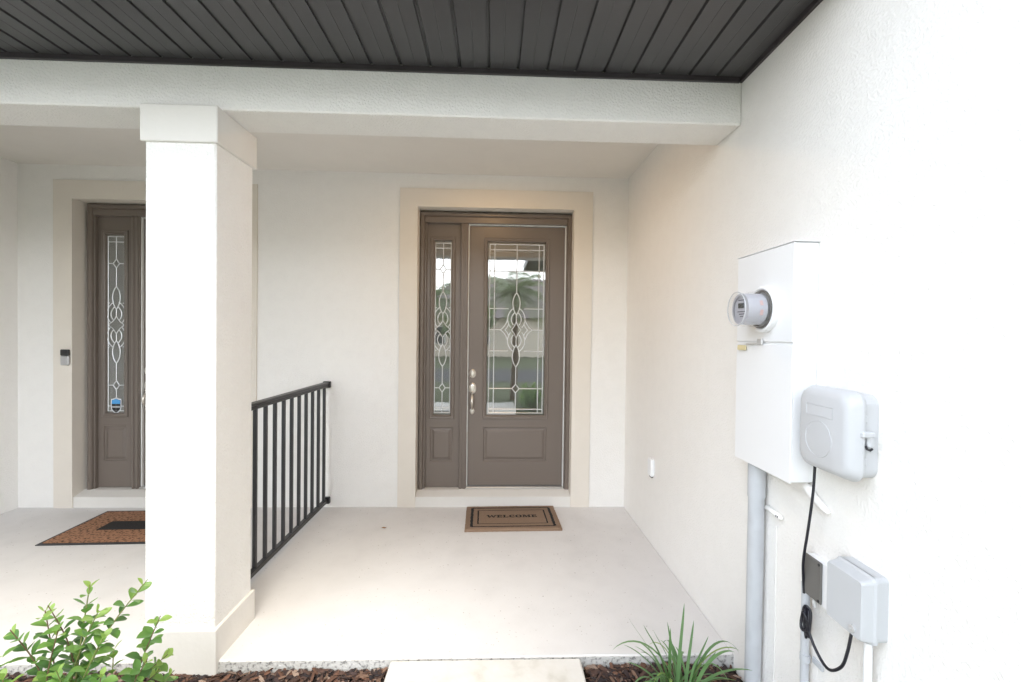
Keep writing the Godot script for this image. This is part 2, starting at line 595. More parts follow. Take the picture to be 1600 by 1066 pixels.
func build_house() -> void:
	var h := base("house")
	tag(h, "white stucco house front with covered entry porch, brown doors and dark soffit", "house")
	# entry wall with two door openings
	var st := tool()
	var op := [-0.775, 0.770]
	var xs := [XL, LEFT + op[0], LEFT + op[1], op[0], op[1], XR]
	for k in [0, 2, 4]:
		cbox(st, Vector3(xs[k], 0.0, -0.2), Vector3(xs[k + 1], CEIL, 0.0))
	for k in [1, 3]:
		cbox(st, Vector3(xs[k], 2.745, -0.2), Vector3(xs[k + 1], CEIL, 0.0))
	build(st, "entry_wall", M.stucco_white, h)
	st = tool()
	cbox(st, Vector3(XR, -0.3, -0.2), Vector3(6.5, 3.15, 6.0), 0.006)
	build(st, "garage_wall", M.stucco_white, h)
	st = tool()
	cbox(st, Vector3(-9.5, -0.3, -0.2), Vector3(XL, 3.15, 6.0), 0.006)
	build(st, "garage_wall", M.stucco_white, h)
	st = tool()
	cbox(st, Vector3(XL, BEAM_Y, BEAM_Z0), Vector3(XR, 3.15, BEAM_Z1), 0.006)
	build(st, "porch_beam", M.stucco_coarse, h)
	st = tool()
	cbox(st, Vector3(XL, CEIL, -0.2), Vector3(XR, CEIL + 0.1, BEAM_Z0))
	build(st, "porch_ceiling", M.ceiling_paint, h)
	# column: shaft, capital, base
	var col := base("column", Vector3(-1.450, 0, 1.739), h)
	st = tool()
	cbox(st, Vector3(-0.1585, 0.12, -0.1585), Vector3(0.1585, 2.45, 0.1585), 0.007)
	build(st, "shaft", M.stucco_coarse, col)
	st = tool()
	cbox(st, Vector3(-0.1725, 2.404, -0.1725), Vector3(0.1725, BEAM_Y - 0.001, 0.1725), 0.004)
	build(st, "capital", M.stucco_band, col)
	st = tool()
	cbox(st, Vector3(-0.1725, -0.12, -0.1725), Vector3(0.1725, 0.1585, 0.1725), 0.004)
	build(st, "plinth", M.stucco_band, col)
	# soffit of ribbed metal panels
	var so := base("soffit", Vector3(0, SOFFIT_Y, 0), h)
	var pitch := 0.13645
	st = tool()
	var prof := [[0.0, 0.011], [0.011, 0.011], [0.016, 0.0], [0.074, 0.0], [0.076, 0.0013], [0.078, 0.0], [0.13645, 0.0], [0.13645, 0.011]]
	for i in prof.size() - 1:
		var a := Vector3(prof[i][0], prof[i][1], 0)
		var b := Vector3(prof[i + 1][0], prof[i + 1][1], 0)
		var dz := Vector3(0, 0, EAVE_Z - BEAM_Z1)
		var nrm := Vector3(a.y - b.y, 0, 0) + Vector3(0, -(b.x - a.x), 0)
		quad(st, a, b, b + dz, a + dz, nrm)
	cbox(st, Vector3(0.0, 0.012, 0.0), Vector3(pitch, 0.016, EAVE_Z - BEAM_Z1))
	var pm := committed(st)
	var n := int((XR - XL) / pitch)
	for i in n + 1:
		var x := XR - 0.004 - pitch * (i + 1)
		if x < XL - 0.2:
			break
		shared(pm, "soffit_panel", M.soffit_metal, so, Transform3D(Basis(), Vector3(x, 0, BEAM_Z1)))
	st = tool()
	cbox(st, Vector3(XL, -0.026, BEAM_Z1 + 0.0005), Vector3(XR - 0.016, 0.003, BEAM_Z1 + 0.014), 0.003)
	build(st, "channel_trim", M.soffit_trim, so)
	st = tool()
	cbox(st, Vector3(XR - 0.015, -0.024, BEAM_Z1 + 0.0005), Vector3(XR - 0.0005, 0.003, EAVE_Z), 0.003)
	build(st, "channel_trim", M.soffit_trim, so)
	st = tool()
	cbox(st, Vector3(XL + 0.001, SOFFIT_Y - 0.03, EAVE_Z), Vector3(XR - 0.001, SOFFIT_Y + 0.19, EAVE_Z + 0.025), 0.003)
	build(st, "fascia", M.soffit_trim, h)
	# unseen eaves added to both wings to cut skylight on the court walls
	for e in [[XR - 0.55, XR - 0.001], [XL + 0.001, XL + 0.55]]:
		st = tool()
		cbox(st, Vector3(e[0], 3.03, EAVE_Z + 0.07), Vector3(e[1], 3.145, 6.2), 0.003)
		build(st, "added_wing_eave", M.soffit_trim, h)
	# roof over the porch and the two wings
	st = tool()
	prism(st, PackedVector2Array([Vector2(EAVE_Z + 0.05, 2.99), Vector2(EAVE_Z + 0.05, 3.02), Vector2(-5.0, 5.6), Vector2(-5.0, 3.16), Vector2(1.6, 3.16)]), Vector3(XL + 0.002, 0, 0), Vector3(0, 0, 1), Vector3.UP, Vector3(XR - XL - 0.004, 0, 0))
	prism(st, PackedVector2Array([Vector2(6.4, 3.152), Vector2(6.4, 3.20), Vector2(-5.0, 6.2), Vector2(-5.0, 3.152)]), Vector3(XR, 0, 0), Vector3(0, 0, 1), Vector3.UP, Vector3(5.4, 0, 0))
	prism(st, PackedVector2Array([Vector2(6.4, 3.152), Vector2(6.4, 3.20), Vector2(-5.0, 6.2), Vector2(-5.0, 3.152)]), Vector3(-9.6, 0, 0), Vector3(0, 0, 1), Vector3.UP, Vector3(5.5, 0, 0))
	build(st, "roof", M.shingle, h)
	# doors
	for k in 2:
		var dx := 0.0 if k == 0 else LEFT
		st = tool()
		prism(st, PackedVector2Array([Vector2(-0.853, 0.0), Vector2(-0.697, 0.0), Vector2(-0.697, 2.665), Vector2(0.690, 2.665), Vector2(0.690, 0.0), Vector2(0.857, 0.0), Vector2(0.857, 2.825), Vector2(-0.853, 2.825)]), Vector3(0, 0, 0.0005), Vector3.RIGHT, Vector3.UP, Vector3(0, 0, 0.0135))
		prism(st, PackedVector2Array([Vector2(-0.775, 0.0), Vector2(-0.6972, 0.0), Vector2(-0.6972, 2.6652), Vector2(0.6902, 2.6652), Vector2(0.6902, 0.0), Vector2(0.770, 0.0), Vector2(0.770, 2.745), Vector2(-0.775, 2.745)]), Vector3(0, 0, -0.2), Vector3.RIGHT, Vector3.UP, Vector3(0, 0, 0.2))
		var su := build(st, "door_surround", M.stucco_trim, h)
		su.position.x = dx
		st = tool()
		prism(st, PackedVector2Array([Vector2(0.004, 0.0), Vector2(0.004, 0.088), Vector2(0.0, 0.092), Vector2(-0.095, 0.122), Vector2(-0.24, 0.122), Vector2(-0.24, 0.0)]), Vector3(-0.6968, 0.0, 0), Vector3(0, 0, 1), Vector3.UP, Vector3(1.3866, 0, 0))
		var si := build(st, "door_sill", M.stucco_band, h)
		si.position.x = dx
		# hall behind the door, a closed dim room
		st = tool()
		for b in [[-1.3, -0.02, -3.4, 1.15, 0.0, -0.24], [-1.3, 2.9, -3.4, 1.15, 3.0, -0.24], [-1.4, 0.0, -3.4, -1.3, 2.9, -0.24], [1.15, 0.0, -3.4, 1.25, 2.9, -0.24], [-1.3, 0.0, -3.5, 1.15, 2.9, -3.4],
			[-1.3, 0.0, -0.24, -0.70, 2.9, -0.21], [0.70, 0.0, -0.24, 1.15, 2.9, -0.21], [-0.70, 2.66, -0.24, 0.70, 2.9, -0.21]]:
			cbox(st, Vector3(b[0], b[1], b[2]), Vector3(b[3], b[4], b[5]))
		var hall := build(st, "entry_hall", M.hall_paint, h)
		hall.position.x = dx
		var d := entry_door(h)
		d.position.x = dx + (0.018 if k == 1 else 0.0)
		if k == 1:
			d.set_meta("label", "taupe brown neighbouring door and sidelight partly hidden by the column")

func came_path(parent: Node, pts: Array, w := 0.0088) -> void:
	# a flat lead strip following pts on the face of the glass
	var st := tool()
	var left := []
	var right := []
	var n := pts.size()
	for i in n:
		var d: Vector2 = (pts[min(i + 1, n - 1)] - pts[max(i - 1, 0)]).normalized()
		var s := Vector2(-d.y, d.x) * w * 0.5
		left.append(pts[i] + s)
		right.append(pts[i] - s)
	for i in n - 1:
		var p := []
		for q in [left[i], left[i + 1], right[i + 1], right[i]]:
			p.append(Vector3(q.x, q.y, 0.0))
		var m0 := Vector3(pts[i].x, pts[i].y, 0.0035)
		var m1 := Vector3(pts[i + 1].x, pts[i + 1].y, 0.0035)
		quad(st, p[0], p[1], m1, m0, Vector3(0, 0, 1))
		quad(st, p[3], p[2], m1, m0, Vector3(0, 0, 1))
	var o := build(st, "came", M.came, parent)
	o.position.z = came_z

var came_z := 0.0

func curve(a: Vector2, b: Vector2, c: Vector2, d: Vector2, n := 10) -> Array:
	var r := []
	for i in n + 1:
		r.append(a.bezier_interpolate(b, c, d, float(i) / n))
	return r

func diamond(p: Node, c: Vector2, w: float, hh: float, concave := 0.0) -> void:
	for sx in [-1.0, 1.0]:
		for sy in [-1.0, 1.0]:
			var a := c + Vector2(sx * w, 0)
			var b := c + Vector2(0, sy * hh)
			var mid := (a + b) * 0.5 * (1.0 - concave) + c * concave
			came_path(p, curve(a, mid, mid, b, 5))

func ornament(p: Node, c: Vector2, wide: bool) -> void:
	for sy in [-1.0, 1.0]:
		var f := func(x: float, y: float) -> Vector2: return c + Vector2(x, y * sy)
		# small pointed oval at the end
		for s in [-1.0, 1.0]:
			came_path(p, curve(f.call(0, 0.345), f.call(0.050 * s, 0.285), f.call(0.040 * s, 0.195), f.call(0, 0.140)), 0.0095)
			# outer and inner lens strips
			came_path(p, curve(f.call(0.022 * s, 0.205), f.call(0.085 * s, 0.165), f.call(0.100 * s, 0.085), f.call(0.052 * s, 0.022), 12), 0.0095)
			came_path(p, curve(f.call(0.012 * s, 0.165), f.call(0.056 * s, 0.125), f.call(0.056 * s, 0.075), f.call(0.024 * s, 0.045)), 0.0095)
			if wide:
				came_path(p, curve(f.call(0.148 * s, 0.0), f.call(0.105 * s, 0.030), f.call(0.095 * s, 0.055), f.call(0.078 * s, 0.105)), 0.0095)
				came_path(p, curve(f.call(0.105 * s, 0.0), f.call(0.080 * s, 0.025), f.call(0.075 * s, 0.04), f.call(0.072 * s, 0.055), 6))
		came_path(p, [f.call(0, 0.140), f.call(0, 0.075)])
	diamond(p, c, 0.044 if wide else 0.070, 0.078, 0.18)

# front door with its sidelight: everything in the door's own axes, z = 0 at the wall face
func entry_door(h: Node) -> Node3D:
	var d := base("entry_door", Vector3.ZERO, h)
	d.set_meta("label", "taupe brown front door with leaded oval glass and one sidelight")
	var fz := -0.095
	var dz := -0.160
	var sz := -0.152
	# frame: brick mould, jambs and mullion
	var st := tool()
	mould(st, -0.690, 0.0, 0.690, 2.652, [[0.0, -0.2], [0.0, fz - 0.006], [0.006, fz], [0.030, fz], [0.036, fz - 0.008], [0.040, fz - 0.022], [0.040, -0.2]])
	build(st, "brick_mould", M.door_paint, d)
	st = tool()
	cbox(st, Vector3(-0.650, 2.556, -0.215), Vector3(0.650, 2.612, fz - 0.014), 0.004)
	build(st, "head_jamb", M.door_paint, d)
	for b in [[-0.650, -0.636], [0.645, 0.650]]:
		st = tool()
		cbox(st, Vector3(b[0], 0.122, -0.215), Vector3(b[1], 2.556, fz - 0.024), 0.002)
		build(st, "side_jamb", M.door_paint, d)
	st = tool()
	cbox(st, Vector3(-0.326, 0.122, -0.215), Vector3(-0.257, 2.556, fz - 0.026), 0.004)
	cbox(st, Vector3(-0.318, 0.122, fz - 0.026), Vector3(-0.300, 2.556, fz - 0.018), 0.003)
	cbox(st, Vector3(-0.282, 0.122, fz - 0.026), Vector3(-0.264, 2.556, fz - 0.018), 0.003)
	build(st, "mullion", M.door_paint, d)
	# white weatherstrip round the leaf
	st = tool()
	cbox(st, Vector3(-0.257, 0.130, -0.20), Vector3(-0.248, 2.556, -0.140), 0.001)
	cbox(st, Vector3(0.636, 0.130, -0.20), Vector3(0.645, 2.556, -0.140), 0.001)
	cbox(st, Vector3(-0.248, 2.547, -0.20), Vector3(0.636, 2.556, -0.140), 0.001)
	build(st, "weatherstrip", M.weatherstrip, d)
	st = tool()
	cbox(st, Vector3(-0.257, 0.1225, -0.235), Vector3(0.645, 0.136, -0.118), 0.004)
	build(st, "threshold", M.threshold_metal, d)
	# sidelight panel
	leaf_panel(d, "sidelight_panel", -0.636, -0.326, 0.126, 2.556, sz, [-0.598, 0.764, -0.378, 2.432], [-0.592, 0.365, -0.386, 0.682])
	glass_in(d, [-0.598, 0.764, -0.378, 2.432], sz)
	# door leaf
	leaf_panel(d, "door_leaf", -0.244, 0.633, 0.142, 2.542, dz, [-0.110, 0.764, 0.492, 2.432], [-0.104, 0.365, 0.486, 0.682])
	glass_in(d, [-0.110, 0.764, 0.492, 2.432], dz)
	st = tool()
	cbox(st, Vector3(-0.244, 0.1365, dz - 0.04), Vector3(0.633, 0.1415, dz - 0.004))
	build(st, "door_sweep", M.rubber, d)
	# leading in the door light
	came_z = dz - 0.0095
	var X0 := -0.062
	var X1 := 0.446
	var Y0 := 0.812
	var Y1 := 2.384
	var cx := 0.192
	for y in [Y1 - 0.003, 2.331, 2.134, 1.786, 1.392, 1.042, 0.850, Y0 + 0.003]:
		if y == 1.786 or y == 1.392:
			came_path(d, [Vector2(X0, y), Vector2(cx - 0.073, y)])
			came_path(d, [Vector2(cx + 0.073, y), Vector2(X1, y)])
		elif y == 1.042:
			came_path(d, [Vector2(X0, y), Vector2(cx - 0.034, y)])
			came_path(d, [Vector2(cx + 0.034, y), Vector2(X1, y)])
		else:
			came_path(d, [Vector2(X0, y), Vector2(X1, y)])
	came_path(d, [Vector2(X0, 1.589), Vector2(cx - 0.148, 1.589)])
	came_path(d, [Vector2(cx + 0.148, 1.589), Vector2(X1, 1.589)])
	for x in [X0 + 0.003, X0 + 0.048, X1 - 0.048, X1 - 0.003]:
		came_path(d, [Vector2(x, Y0), Vector2(x, Y1)])
	came_path(d, [Vector2(cx, Y1), Vector2(cx, 1.934)])
	came_path(d, [Vector2(cx, 1.244), Vector2(cx, 1.082)])
	came_path(d, [Vector2(cx, 1.002), Vector2(cx, Y0)])
	diamond(d, Vector2(cx, 1.042), 0.034, 0.040)
	ornament(d, Vector2(cx, 1.589), true)
	# leading in the sidelight
	came_z = sz - 0.0095
	var sx := -0.488
	for y in [Y1 - 0.003, 2.334, 0.858, Y0 + 0.003]:
		came_path(d, [Vector2(-0.562, y), Vector2(-0.414, y)])
	for y in [2.140, 1.046]:
		came_path(d, [Vector2(-0.562, y), Vector2(sx - 0.028, y)])
		came_path(d, [Vector2(sx + 0.028, y), Vector2(-0.414, y)])
		diamond(d, Vector2(sx, y), 0.028, 0.040)
	for y in [1.786, 1.392]:
		came_path(d, [Vector2(-0.562, y), Vector2(sx - 0.055, y)])
		came_path(d, [Vector2(sx + 0.055, y), Vector2(-0.414, y)])
	for x in [-0.559, -0.417]:
		came_path(d, [Vector2(x, Y0), Vector2(x, Y1)])
	for y in [[Y1, 2.180], [2.100, 1.934], [1.244, 1.086], [1.006, Y0]]:
		came_path(d, [Vector2(sx, y[0]), Vector2(sx, y[1])])
	ornament(d, Vector2(sx, 1.589), false)
	# lock set
	st = tool()
	lathe(st, Vector3(-0.207, 1.180, dz), Vector3(0, 0, 1), [[0.0, 0.016], [0.012, 0.016], [0.020, 0.012], [0.027, 0.008], [0.031, 0.004], [0.031, 0.0]], 28, 1.32)
	lathe(st, Vector3(-0.207, 1.172, dz + 0.014), Vector3(0, 0, 1), [[0.0, 0.010], [0.011, 0.010], [0.013, 0.0]], 20)
	build(st, "deadbolt", M.satin_nickel, d)
	st = tool()
	lathe(st, Vector3(-0.206, 1.043, dz), Vector3(0, 0, 1), [[0.0, 0.018], [0.016, 0.017], [0.026, 0.012], [0.033, 0.006], [0.034, 0.0]], 28, 1.55)
	build(st, "latch_plate", M.satin_nickel, d)
	st = tool()
	var hp := []
	var hr := []
	for i in 15:
		var t := i / 14.0
		hp.append(Vector3(-0.209, lerpf(0.998, 0.846, t), dz + 0.006 + 0.050 * sin(PI * t)))
		hr.append(0.007 + 0.0085 * sin(PI * clampf(t * 1.0, 0, 1)) * (1.25 - 0.7 * t))
	tube(st, hp, hr, 12)
	lathe(st, Vector3(-0.209, 0.832, dz), Vector3(0, 0, 1), [[0.0, 0.012], [0.010, 0.011], [0.019, 0.006], [0.021, 0.0]], 24, 1.45)
	tube(st, [Vector3(-0.206, 1.010, dz + 0.014), Vector3(-0.206, 1.006, dz + 0.030), Vector3(-0.206, 1.003, dz + 0.038)], [0.010, 0.010, 0.006], 10)
	build(st, "pull_handle", M.satin_nickel, d)
	return d

func leaf_panel(d: Node, called: String, x0: float, x1: float, y0: float, y1: float, z: float, lite: Array, low: Array) -> void:
	var st := tool()
	var zb := z - 0.044
	cbox(st, Vector3(x0, y0, zb), Vector3(lite[0], y1, z))
	cbox(st, Vector3(lite[2], y0, zb), Vector3(x1, y1, z))
	cbox(st, Vector3(lite[0], lite[3], zb), Vector3(lite[2], y1, z))
	cbox(st, Vector3(lite[0], low[3], zb), Vector3(lite[2], lite[1], z))
	cbox(st, Vector3(lite[0], y0, zb), Vector3(lite[2], low[1], z))
	cbox(st, Vector3(lite[0], low[1], zb), Vector3(low[0], low[3], z))
	cbox(st, Vector3(low[2], low[1], zb), Vector3(lite[2], low[3], z))
	build(st, called, M.door_paint, d)
	st = tool()
	mould(st, low[0], low[1], low[2], low[3], [[0.0, z], [0.006, z - 0.011], [0.016, z - 0.012], [0.022, z - 0.010], [0.036, z - 0.002], [0.039, z - 0.001]], true)
	build(st, "raised_panel", M.door_paint, d)
	st = tool()
	mould(st, lite[0] - 0.004, lite[1] - 0.004, lite[2] + 0.004, lite[3] + 0.004, [[0.0, z], [0.001, z + 0.009], [0.007, z + 0.013], [0.014, z + 0.010], [0.020, z + 0.010], [0.026, z + 0.014], [0.032, z + 0.010], [0.040, z - 0.012]])
	build(st, "lite_moulding", M.door_paint, d)

func glass_in(d: Node, lite: Array, z: float) -> void:
	var st := tool()
	cbox(st, Vector3(lite[0] + 0.030, lite[1] + 0.030, z - 0.026), Vector3(lite[2] - 0.030, lite[3] - 0.030, z - 0.010))
	build(st, "glass_pane", M.lite_glass, d)

func build_porch_light() -> void:
	# flush disc light on the porch ceiling, switched on; its rim just shows under the beam
	var p := base("ceiling_light", Vector3(-0.04, CEIL, 0.885))
	tag(p, "small round lit ceiling light behind the porch beam", "ceiling light")
	var st := tool()
	lathe(st, Vector3(0, -0.0005, 0), Vector3.DOWN, [[0.092, 0.0], [0.092, 0.014], [0.088, 0.020], [0.078, 0.022], [0.076, 0.018]], 36)
	build(st, "rim", M.weatherstrip, p)
	st = tool()
	lathe(st, Vector3(0, -0.0005, 0), Vector3.DOWN, [[0.076, 0.018], [0.060, 0.024], [0.030, 0.027], [0.0, 0.028]], 36)
	build(st, "lamp_lens", M.lamp_lens, p)
	var l := AreaLight3D.new()
	l.name = "lamp"
	l.area_size = Vector2(0.13, 0.13)
	l.area_normalize_energy = true
	l.light_energy = 0.13
	l.light_color = Color(1.0, 0.80, 0.56)
	l.shadow_enabled = true
	l.area_range = 12.0
	p.add_child(l)
	l.position = Vector3(0, -0.034, 0)
	l.rotation.x = -PI / 2

func build_railing() -> void:
	var r := base("porch_railing", Vector3(-1.472, 0, 0))
	tag(r, "black metal porch railing with square balusters between wall and column", "railing")
	var st := tool()
	cbox(st, Vector3(-0.020, 1.068, 0.022), Vector3(0.020, 1.094, 1.552), 0.004)
	cbox(st, Vector3(-0.026, 1.092, 0.022), Vector3(0.026, 1.110, 1.552), 0.006)
	build(st, "top_rail", M.rail_metal, r)
	st = tool()
	cbox(st, Vector3(-0.018, 0.050, 0.022), Vector3(0.018, 0.084, 1.552), 0.004)
	build(st, "bottom_rail", M.rail_metal, r)
	st = tool()
	cbox(st, Vector3(-0.0105, 0.080, -0.0105), Vector3(0.0105, 1.072, 0.0105), 0.0015)
	var bm := committed(st)
	for i in 12:
		shared(bm, "baluster", M.rail_metal, r, Transform3D(Basis(), Vector3(0, 0, 0.080 + 0.1245 * i)))
	for y in [1.086, 0.066]:
		for e in [[0.001, 0.034], [1.540, 1.5655]]:
			st = tool()
			cbox(st, Vector3(-0.032, y - 0.027, e[0]), Vector3(0.032, y + 0.030, e[1]), 0.005)
			build(st, "bracket", M.rail_metal, r)

# a mat slab whose edge wavers a little
func mat_body(w: float, dd: float, t: float, wob: float, seed_: int) -> SurfaceTool:
	var nz := FastNoiseLite.new()
	nz.seed = seed_
	nz.frequency = 9.0
	var loop := []
	var nx := 60
	var ny := 38
	for i in nx:
		loop.append(Vector2(lerpf(-w / 2, w / 2, float(i) / nx), -dd / 2))
	for i in ny:
		loop.append(Vector2(w / 2, lerpf(-dd / 2, dd / 2, float(i) / ny)))
	for i in nx:
		loop.append(Vector2(lerpf(w / 2, -w / 2, float(i) / nx), dd / 2))
	for i in ny:
		loop.append(Vector2(-w / 2, lerpf(dd / 2, -dd / 2, float(i) / ny)))
	var st := tool()
	st.set_smooth_group(0)
	var n := loop.size()
	var rings := []
	for lay in [[0.0, 0.0], [0.0, t * 0.8], [0.006, t], [0.12, t]]:
		var ring := []
		for p in loop:
			var k: float = wob * nz.get_noise_2d(p.x * 3.0 + 7.0, p.y * 3.0)
			var q: Vector2 = p * (1.0 - 0.0) + p.normalized() * k
			var sx: float = clampf(q.x, -w / 2 - 0.02 + 0.0, w / 2 + 0.02)
			var ins: float = lay[0]
			q = Vector2(sx - signf(q.x) * min(ins, absf(q.x)), q.y - signf(q.y) * min(ins, absf(q.y)))
			ring.append(Vector3(q.x, lay[1] + (0.0015 * nz.get_noise_2d(p.x * 6.0, p.y * 6.0) if lay[1] > 0.0 else 0.0), q.y))
		rings.append(ring)
	for i in rings.size() - 1:
		for k in n:
			var o: Vector3 = Vector3(rings[0][k].x, 0, rings[0][k].z).normalized() * (1.0 if i < 1 else 0.2) + Vector3.UP * (0.0 if i == 0 else 1.0)
			quad(st, rings[i][k], rings[i][(k + 1) % n], rings[i + 1][(k + 1) % n], rings[i + 1][k], o)
	for k in n:
		tri(st, Vector3(0, t, 0), rings[3][k], rings[3][(k + 1) % n], Vector3.UP)
	return st

# a printed stripe frame lying on a mat, with a slightly broken edge
func stripe_frame(x: float, z: float, wx: float, wz: float, y: float, seed_: int) -> SurfaceTool:
	var nz := FastNoiseLite.new()
	nz.seed = seed_
	nz.frequency = 30.0
	var st := tool()
	for side in [[Vector2(-x, -z), Vector2(x, -z), wz], [Vector2(-x, z), Vector2(x, z), wz], [Vector2(-x, -z), Vector2(-x, z), wx], [Vector2(x, -z), Vector2(x, z), wx]]:
		var a: Vector2 = side[0]
		var b: Vector2 = side[1]
		var d := (b - a).normalized()
		var s := Vector2(-d.y, d.x)
		var n := 60
		var prev := []
		for i in n + 1:
			var p := a.lerp(b, float(i) / n)
			var h0: float = side[2] * 0.5 * (1.0 + 0.5 * nz.get_noise_2d(p.x, p.y))
			var h1: float = side[2] * 0.5 * (1.0 + 0.5 * nz.get_noise_2d(p.x + 9.0, p.y))
			var e := [Vector3(p.x + s.x * h0, y, p.y + s.y * h0), Vector3(p.x - s.x * h1, y, p.y - s.y * h1)]
			if i > 0:
				quad(st, prev[0], e[0], e[1], prev[1], Vector3.UP)
			prev = e
	return st

func build_mats() -> void:
	var m := base("doormat", Vector3(0.155, 0.001, 0.270))
	m.rotation.y = 0.026
	tag(m, "tan coir welcome mat with black border lines before the right door", "doormat")
	build(mat_body(0.770, 0.482, 0.018, 0.004, 3), "mat_body", M.coir, m)
	build(stripe_frame(0.333, 0.190, 0.022, 0.013, 0.0202, 4), "border_stripe", M.coir_black, m)
	build(stripe_frame(0.282, 0.137, 0.011, 0.007, 0.0202, 5), "border_stripe", M.coir_black, m)
	var f := SystemFont.new()
	f.font_names = PackedStringArray(["Droid Serif"])
	f.font_weight = 700
	var tm := TextMesh.new()
	tm.text = "WELCOME"
	tm.font = f
	tm.font_size = 64
	tm.pixel_size = 0.00100
	tm.depth = 0.002
	var o := MeshInstance3D.new()
	o.name = "lettering"
	o.mesh = tm
	o.material_override = M.coir_black
	m.add_child(o)
	o.transform = Transform3D(Basis(Vector3(1.22, 0, 0), Vector3(0, 0, -1), Vector3(0, 1, 0)), Vector3(0.0, 0.0200, -0.010))
	var l := base("doormat_001", Vector3(-2.805, 0.001, 0.392))
	l.rotation.y = 0.03
	tag(l, "reddish brown mat with black centre panel and rubber edge at the left door", "doormat")
	var st := tool()
	prism(st, PackedVector2Array([Vector2(-0.460, -0.312), Vector2(0.460, -0.312), Vector2(0.460, 0.312), Vector2(-0.460, 0.312)]), Vector3.ZERO, Vector3.RIGHT, Vector3.BACK, Vector3(0, 0.005, 0))
	build(st, "rubber_edge", M.rubber, l)
	st = tool()
	mould_flat(st, 0.436, 0.288, 0.0052, 0.010)
	build(st, "pile", M.coir_dark, l)
	st = tool()
	cbox(st, Vector3(-0.236, 0.0102, -0.078), Vector3(0.236, 0.0125, 0.082), 0.001)
	build(st, "centre_panel", M.coir_black, l)

func mould_flat(st: SurfaceTool, hx: float, hz: float, y0: float, y1: float) -> void:
	cbox(st, Vector3(-hx, y0, -hz), Vector3(hx, y1, hz), 0.003)

func build_meter() -> void:
	# enclosure on the right wall
	var xf := 1.084
	var b := base("meter_cabinet", Vector3(XR, 1.012, 2.228))
	tag(b, "tall white metal meter cabinet on the right wall", "utility box")
	var ox := xf - XR
	var st := tool()
	cbox(st, Vector3(ox + 0.006, 0.0, -0.190), Vector3(-0.0005, 0.882, 0.190), 0.003)
	build(st, "enclosure", M.enclosure_paint, b)
	st = tool()
	cbox(st, Vector3(ox, 0.515, -0.1905), Vector3(ox + 0.0055, 0.8825, 0.1915), 0.002)
	build(st, "upper_cover", M.enclosure_paint, b)
	st = tool()
	cbox(st, Vector3(ox, -0.004, -0.1905), Vector3(ox + 0.0055, 0.505, 0.1915), 0.002)
	build(st, "lower_cover", M.enclosure_paint, b)
	st = tool()
	cbox(st, Vector3(ox - 0.003, 0.8835, -0.196), Vector3(-0.0005, 0.887, 0.196), 0.001)
	build(st, "drip_cap", M.enclosure_paint, b)
	st = tool()
	cbox(st, Vector3(ox - 0.010, 0.503, -0.020), Vector3(ox - 0.0003, 0.527, 0.014), 0.002)
	tube(st, [Vector3(ox - 0.006, 0.507, -0.020), Vector3(ox - 0.008, 0.503, -0.10)], 0.003, 8)
	build(st, "hasp", M.steel, b)
	st = tool()
	cbox(st, Vector3(ox - 0.012, 0.476, -0.165), Vector3(ox - 0.005, 0.498, -0.100), 0.003)
	build(st, "seal_tag", M.tag_yellow, b)
	# electric meter plugged into it
	var e := base("electric_meter", Vector3(xf, 1.657, 2.250))
	tag(e, "round glass electric meter with small display on the white cabinet", "electric meter")
	var ax := Vector3(-1, 0, 0)
	st = tool()
	lathe(st, Vector3.ZERO, ax, [[0.094, 0.0005], [0.094, 0.016], [0.091, 0.022], [0.084, 0.024], [0.078, 0.020], [0.078, 0.002]], 40)
	build(st, "socket_ring", M.enclosure_paint, e)
	st = tool()
	lathe(st, Vector3.ZERO, ax, [[0.077, 0.001], [0.077, 0.024], [0.071, 0.025]], 36)
	build(st, "base_gasket", M.plate_grey, e)
	st = tool()
	lathe(st, Vector3.ZERO, ax, [[0.0625, 0.028], [0.0625, 0.104], [0.052, 0.104]], 36)
	lathe(st, Vector3.ZERO, ax, [[0.0, 0.098], [0.060, 0.098]], 36)
	build(st, "body", M.meter_body, e)
	st = tool()
	lathe(st, Vector3.ZERO, ax, [[0.072, 0.029], [0.071, 0.060], [0.068, 0.112], [0.066, 0.121], [0.061, 0.124], [0.0, 0.124]], 40)
	build(st, "glass_cover", M.meter_glass, e)
	st = tool()
	lathe(st, Vector3.ZERO, ax, [[0.0672, 0.1175], [0.0690, 0.1190], [0.0675, 0.1215], [0.0655, 0.1200]], 40)
	build(st, "cover_rim", M.plastic_white, e)
	st = tool()
	cbox(st, Vector3(-0.1025, 0.004, -0.020), Vector3(-0.0985, 0.024, 0.018), 0.001)
	build(st, "display", M.lcd, e)
	st = tool()
	for r in [[-0.010, -0.030, 0.028], [-0.020, -0.018, 0.020], [-0.030, -0.010, 0.012], [0.036, -0.024, 0.02]]:
		cbox(st, Vector3(-0.0992, r[0] - 0.0016, r[1]), Vector3(-0.0984, r[0] + 0.0016, r[2]))
	build(st, "face_print", M.print_dark, e)
	st = tool()
	for r in [[0.35, 0.020], [-0.25, 0.022]]:
		var a: float = r[0]
		var cpos := Vector3(-0.052, sin(a) * 0.0628, cos(a) * 0.0628)
		cbox(st, Vector3(-0.006, -r[1] * 0.5, -0.0006), Vector3(0.006, r[1] * 0.5, 0.0006), 0.0, Transform3D(Basis(Vector3(1, 0, 0), -a), cpos))
	build(st, "warning_label", M.print_red, e)

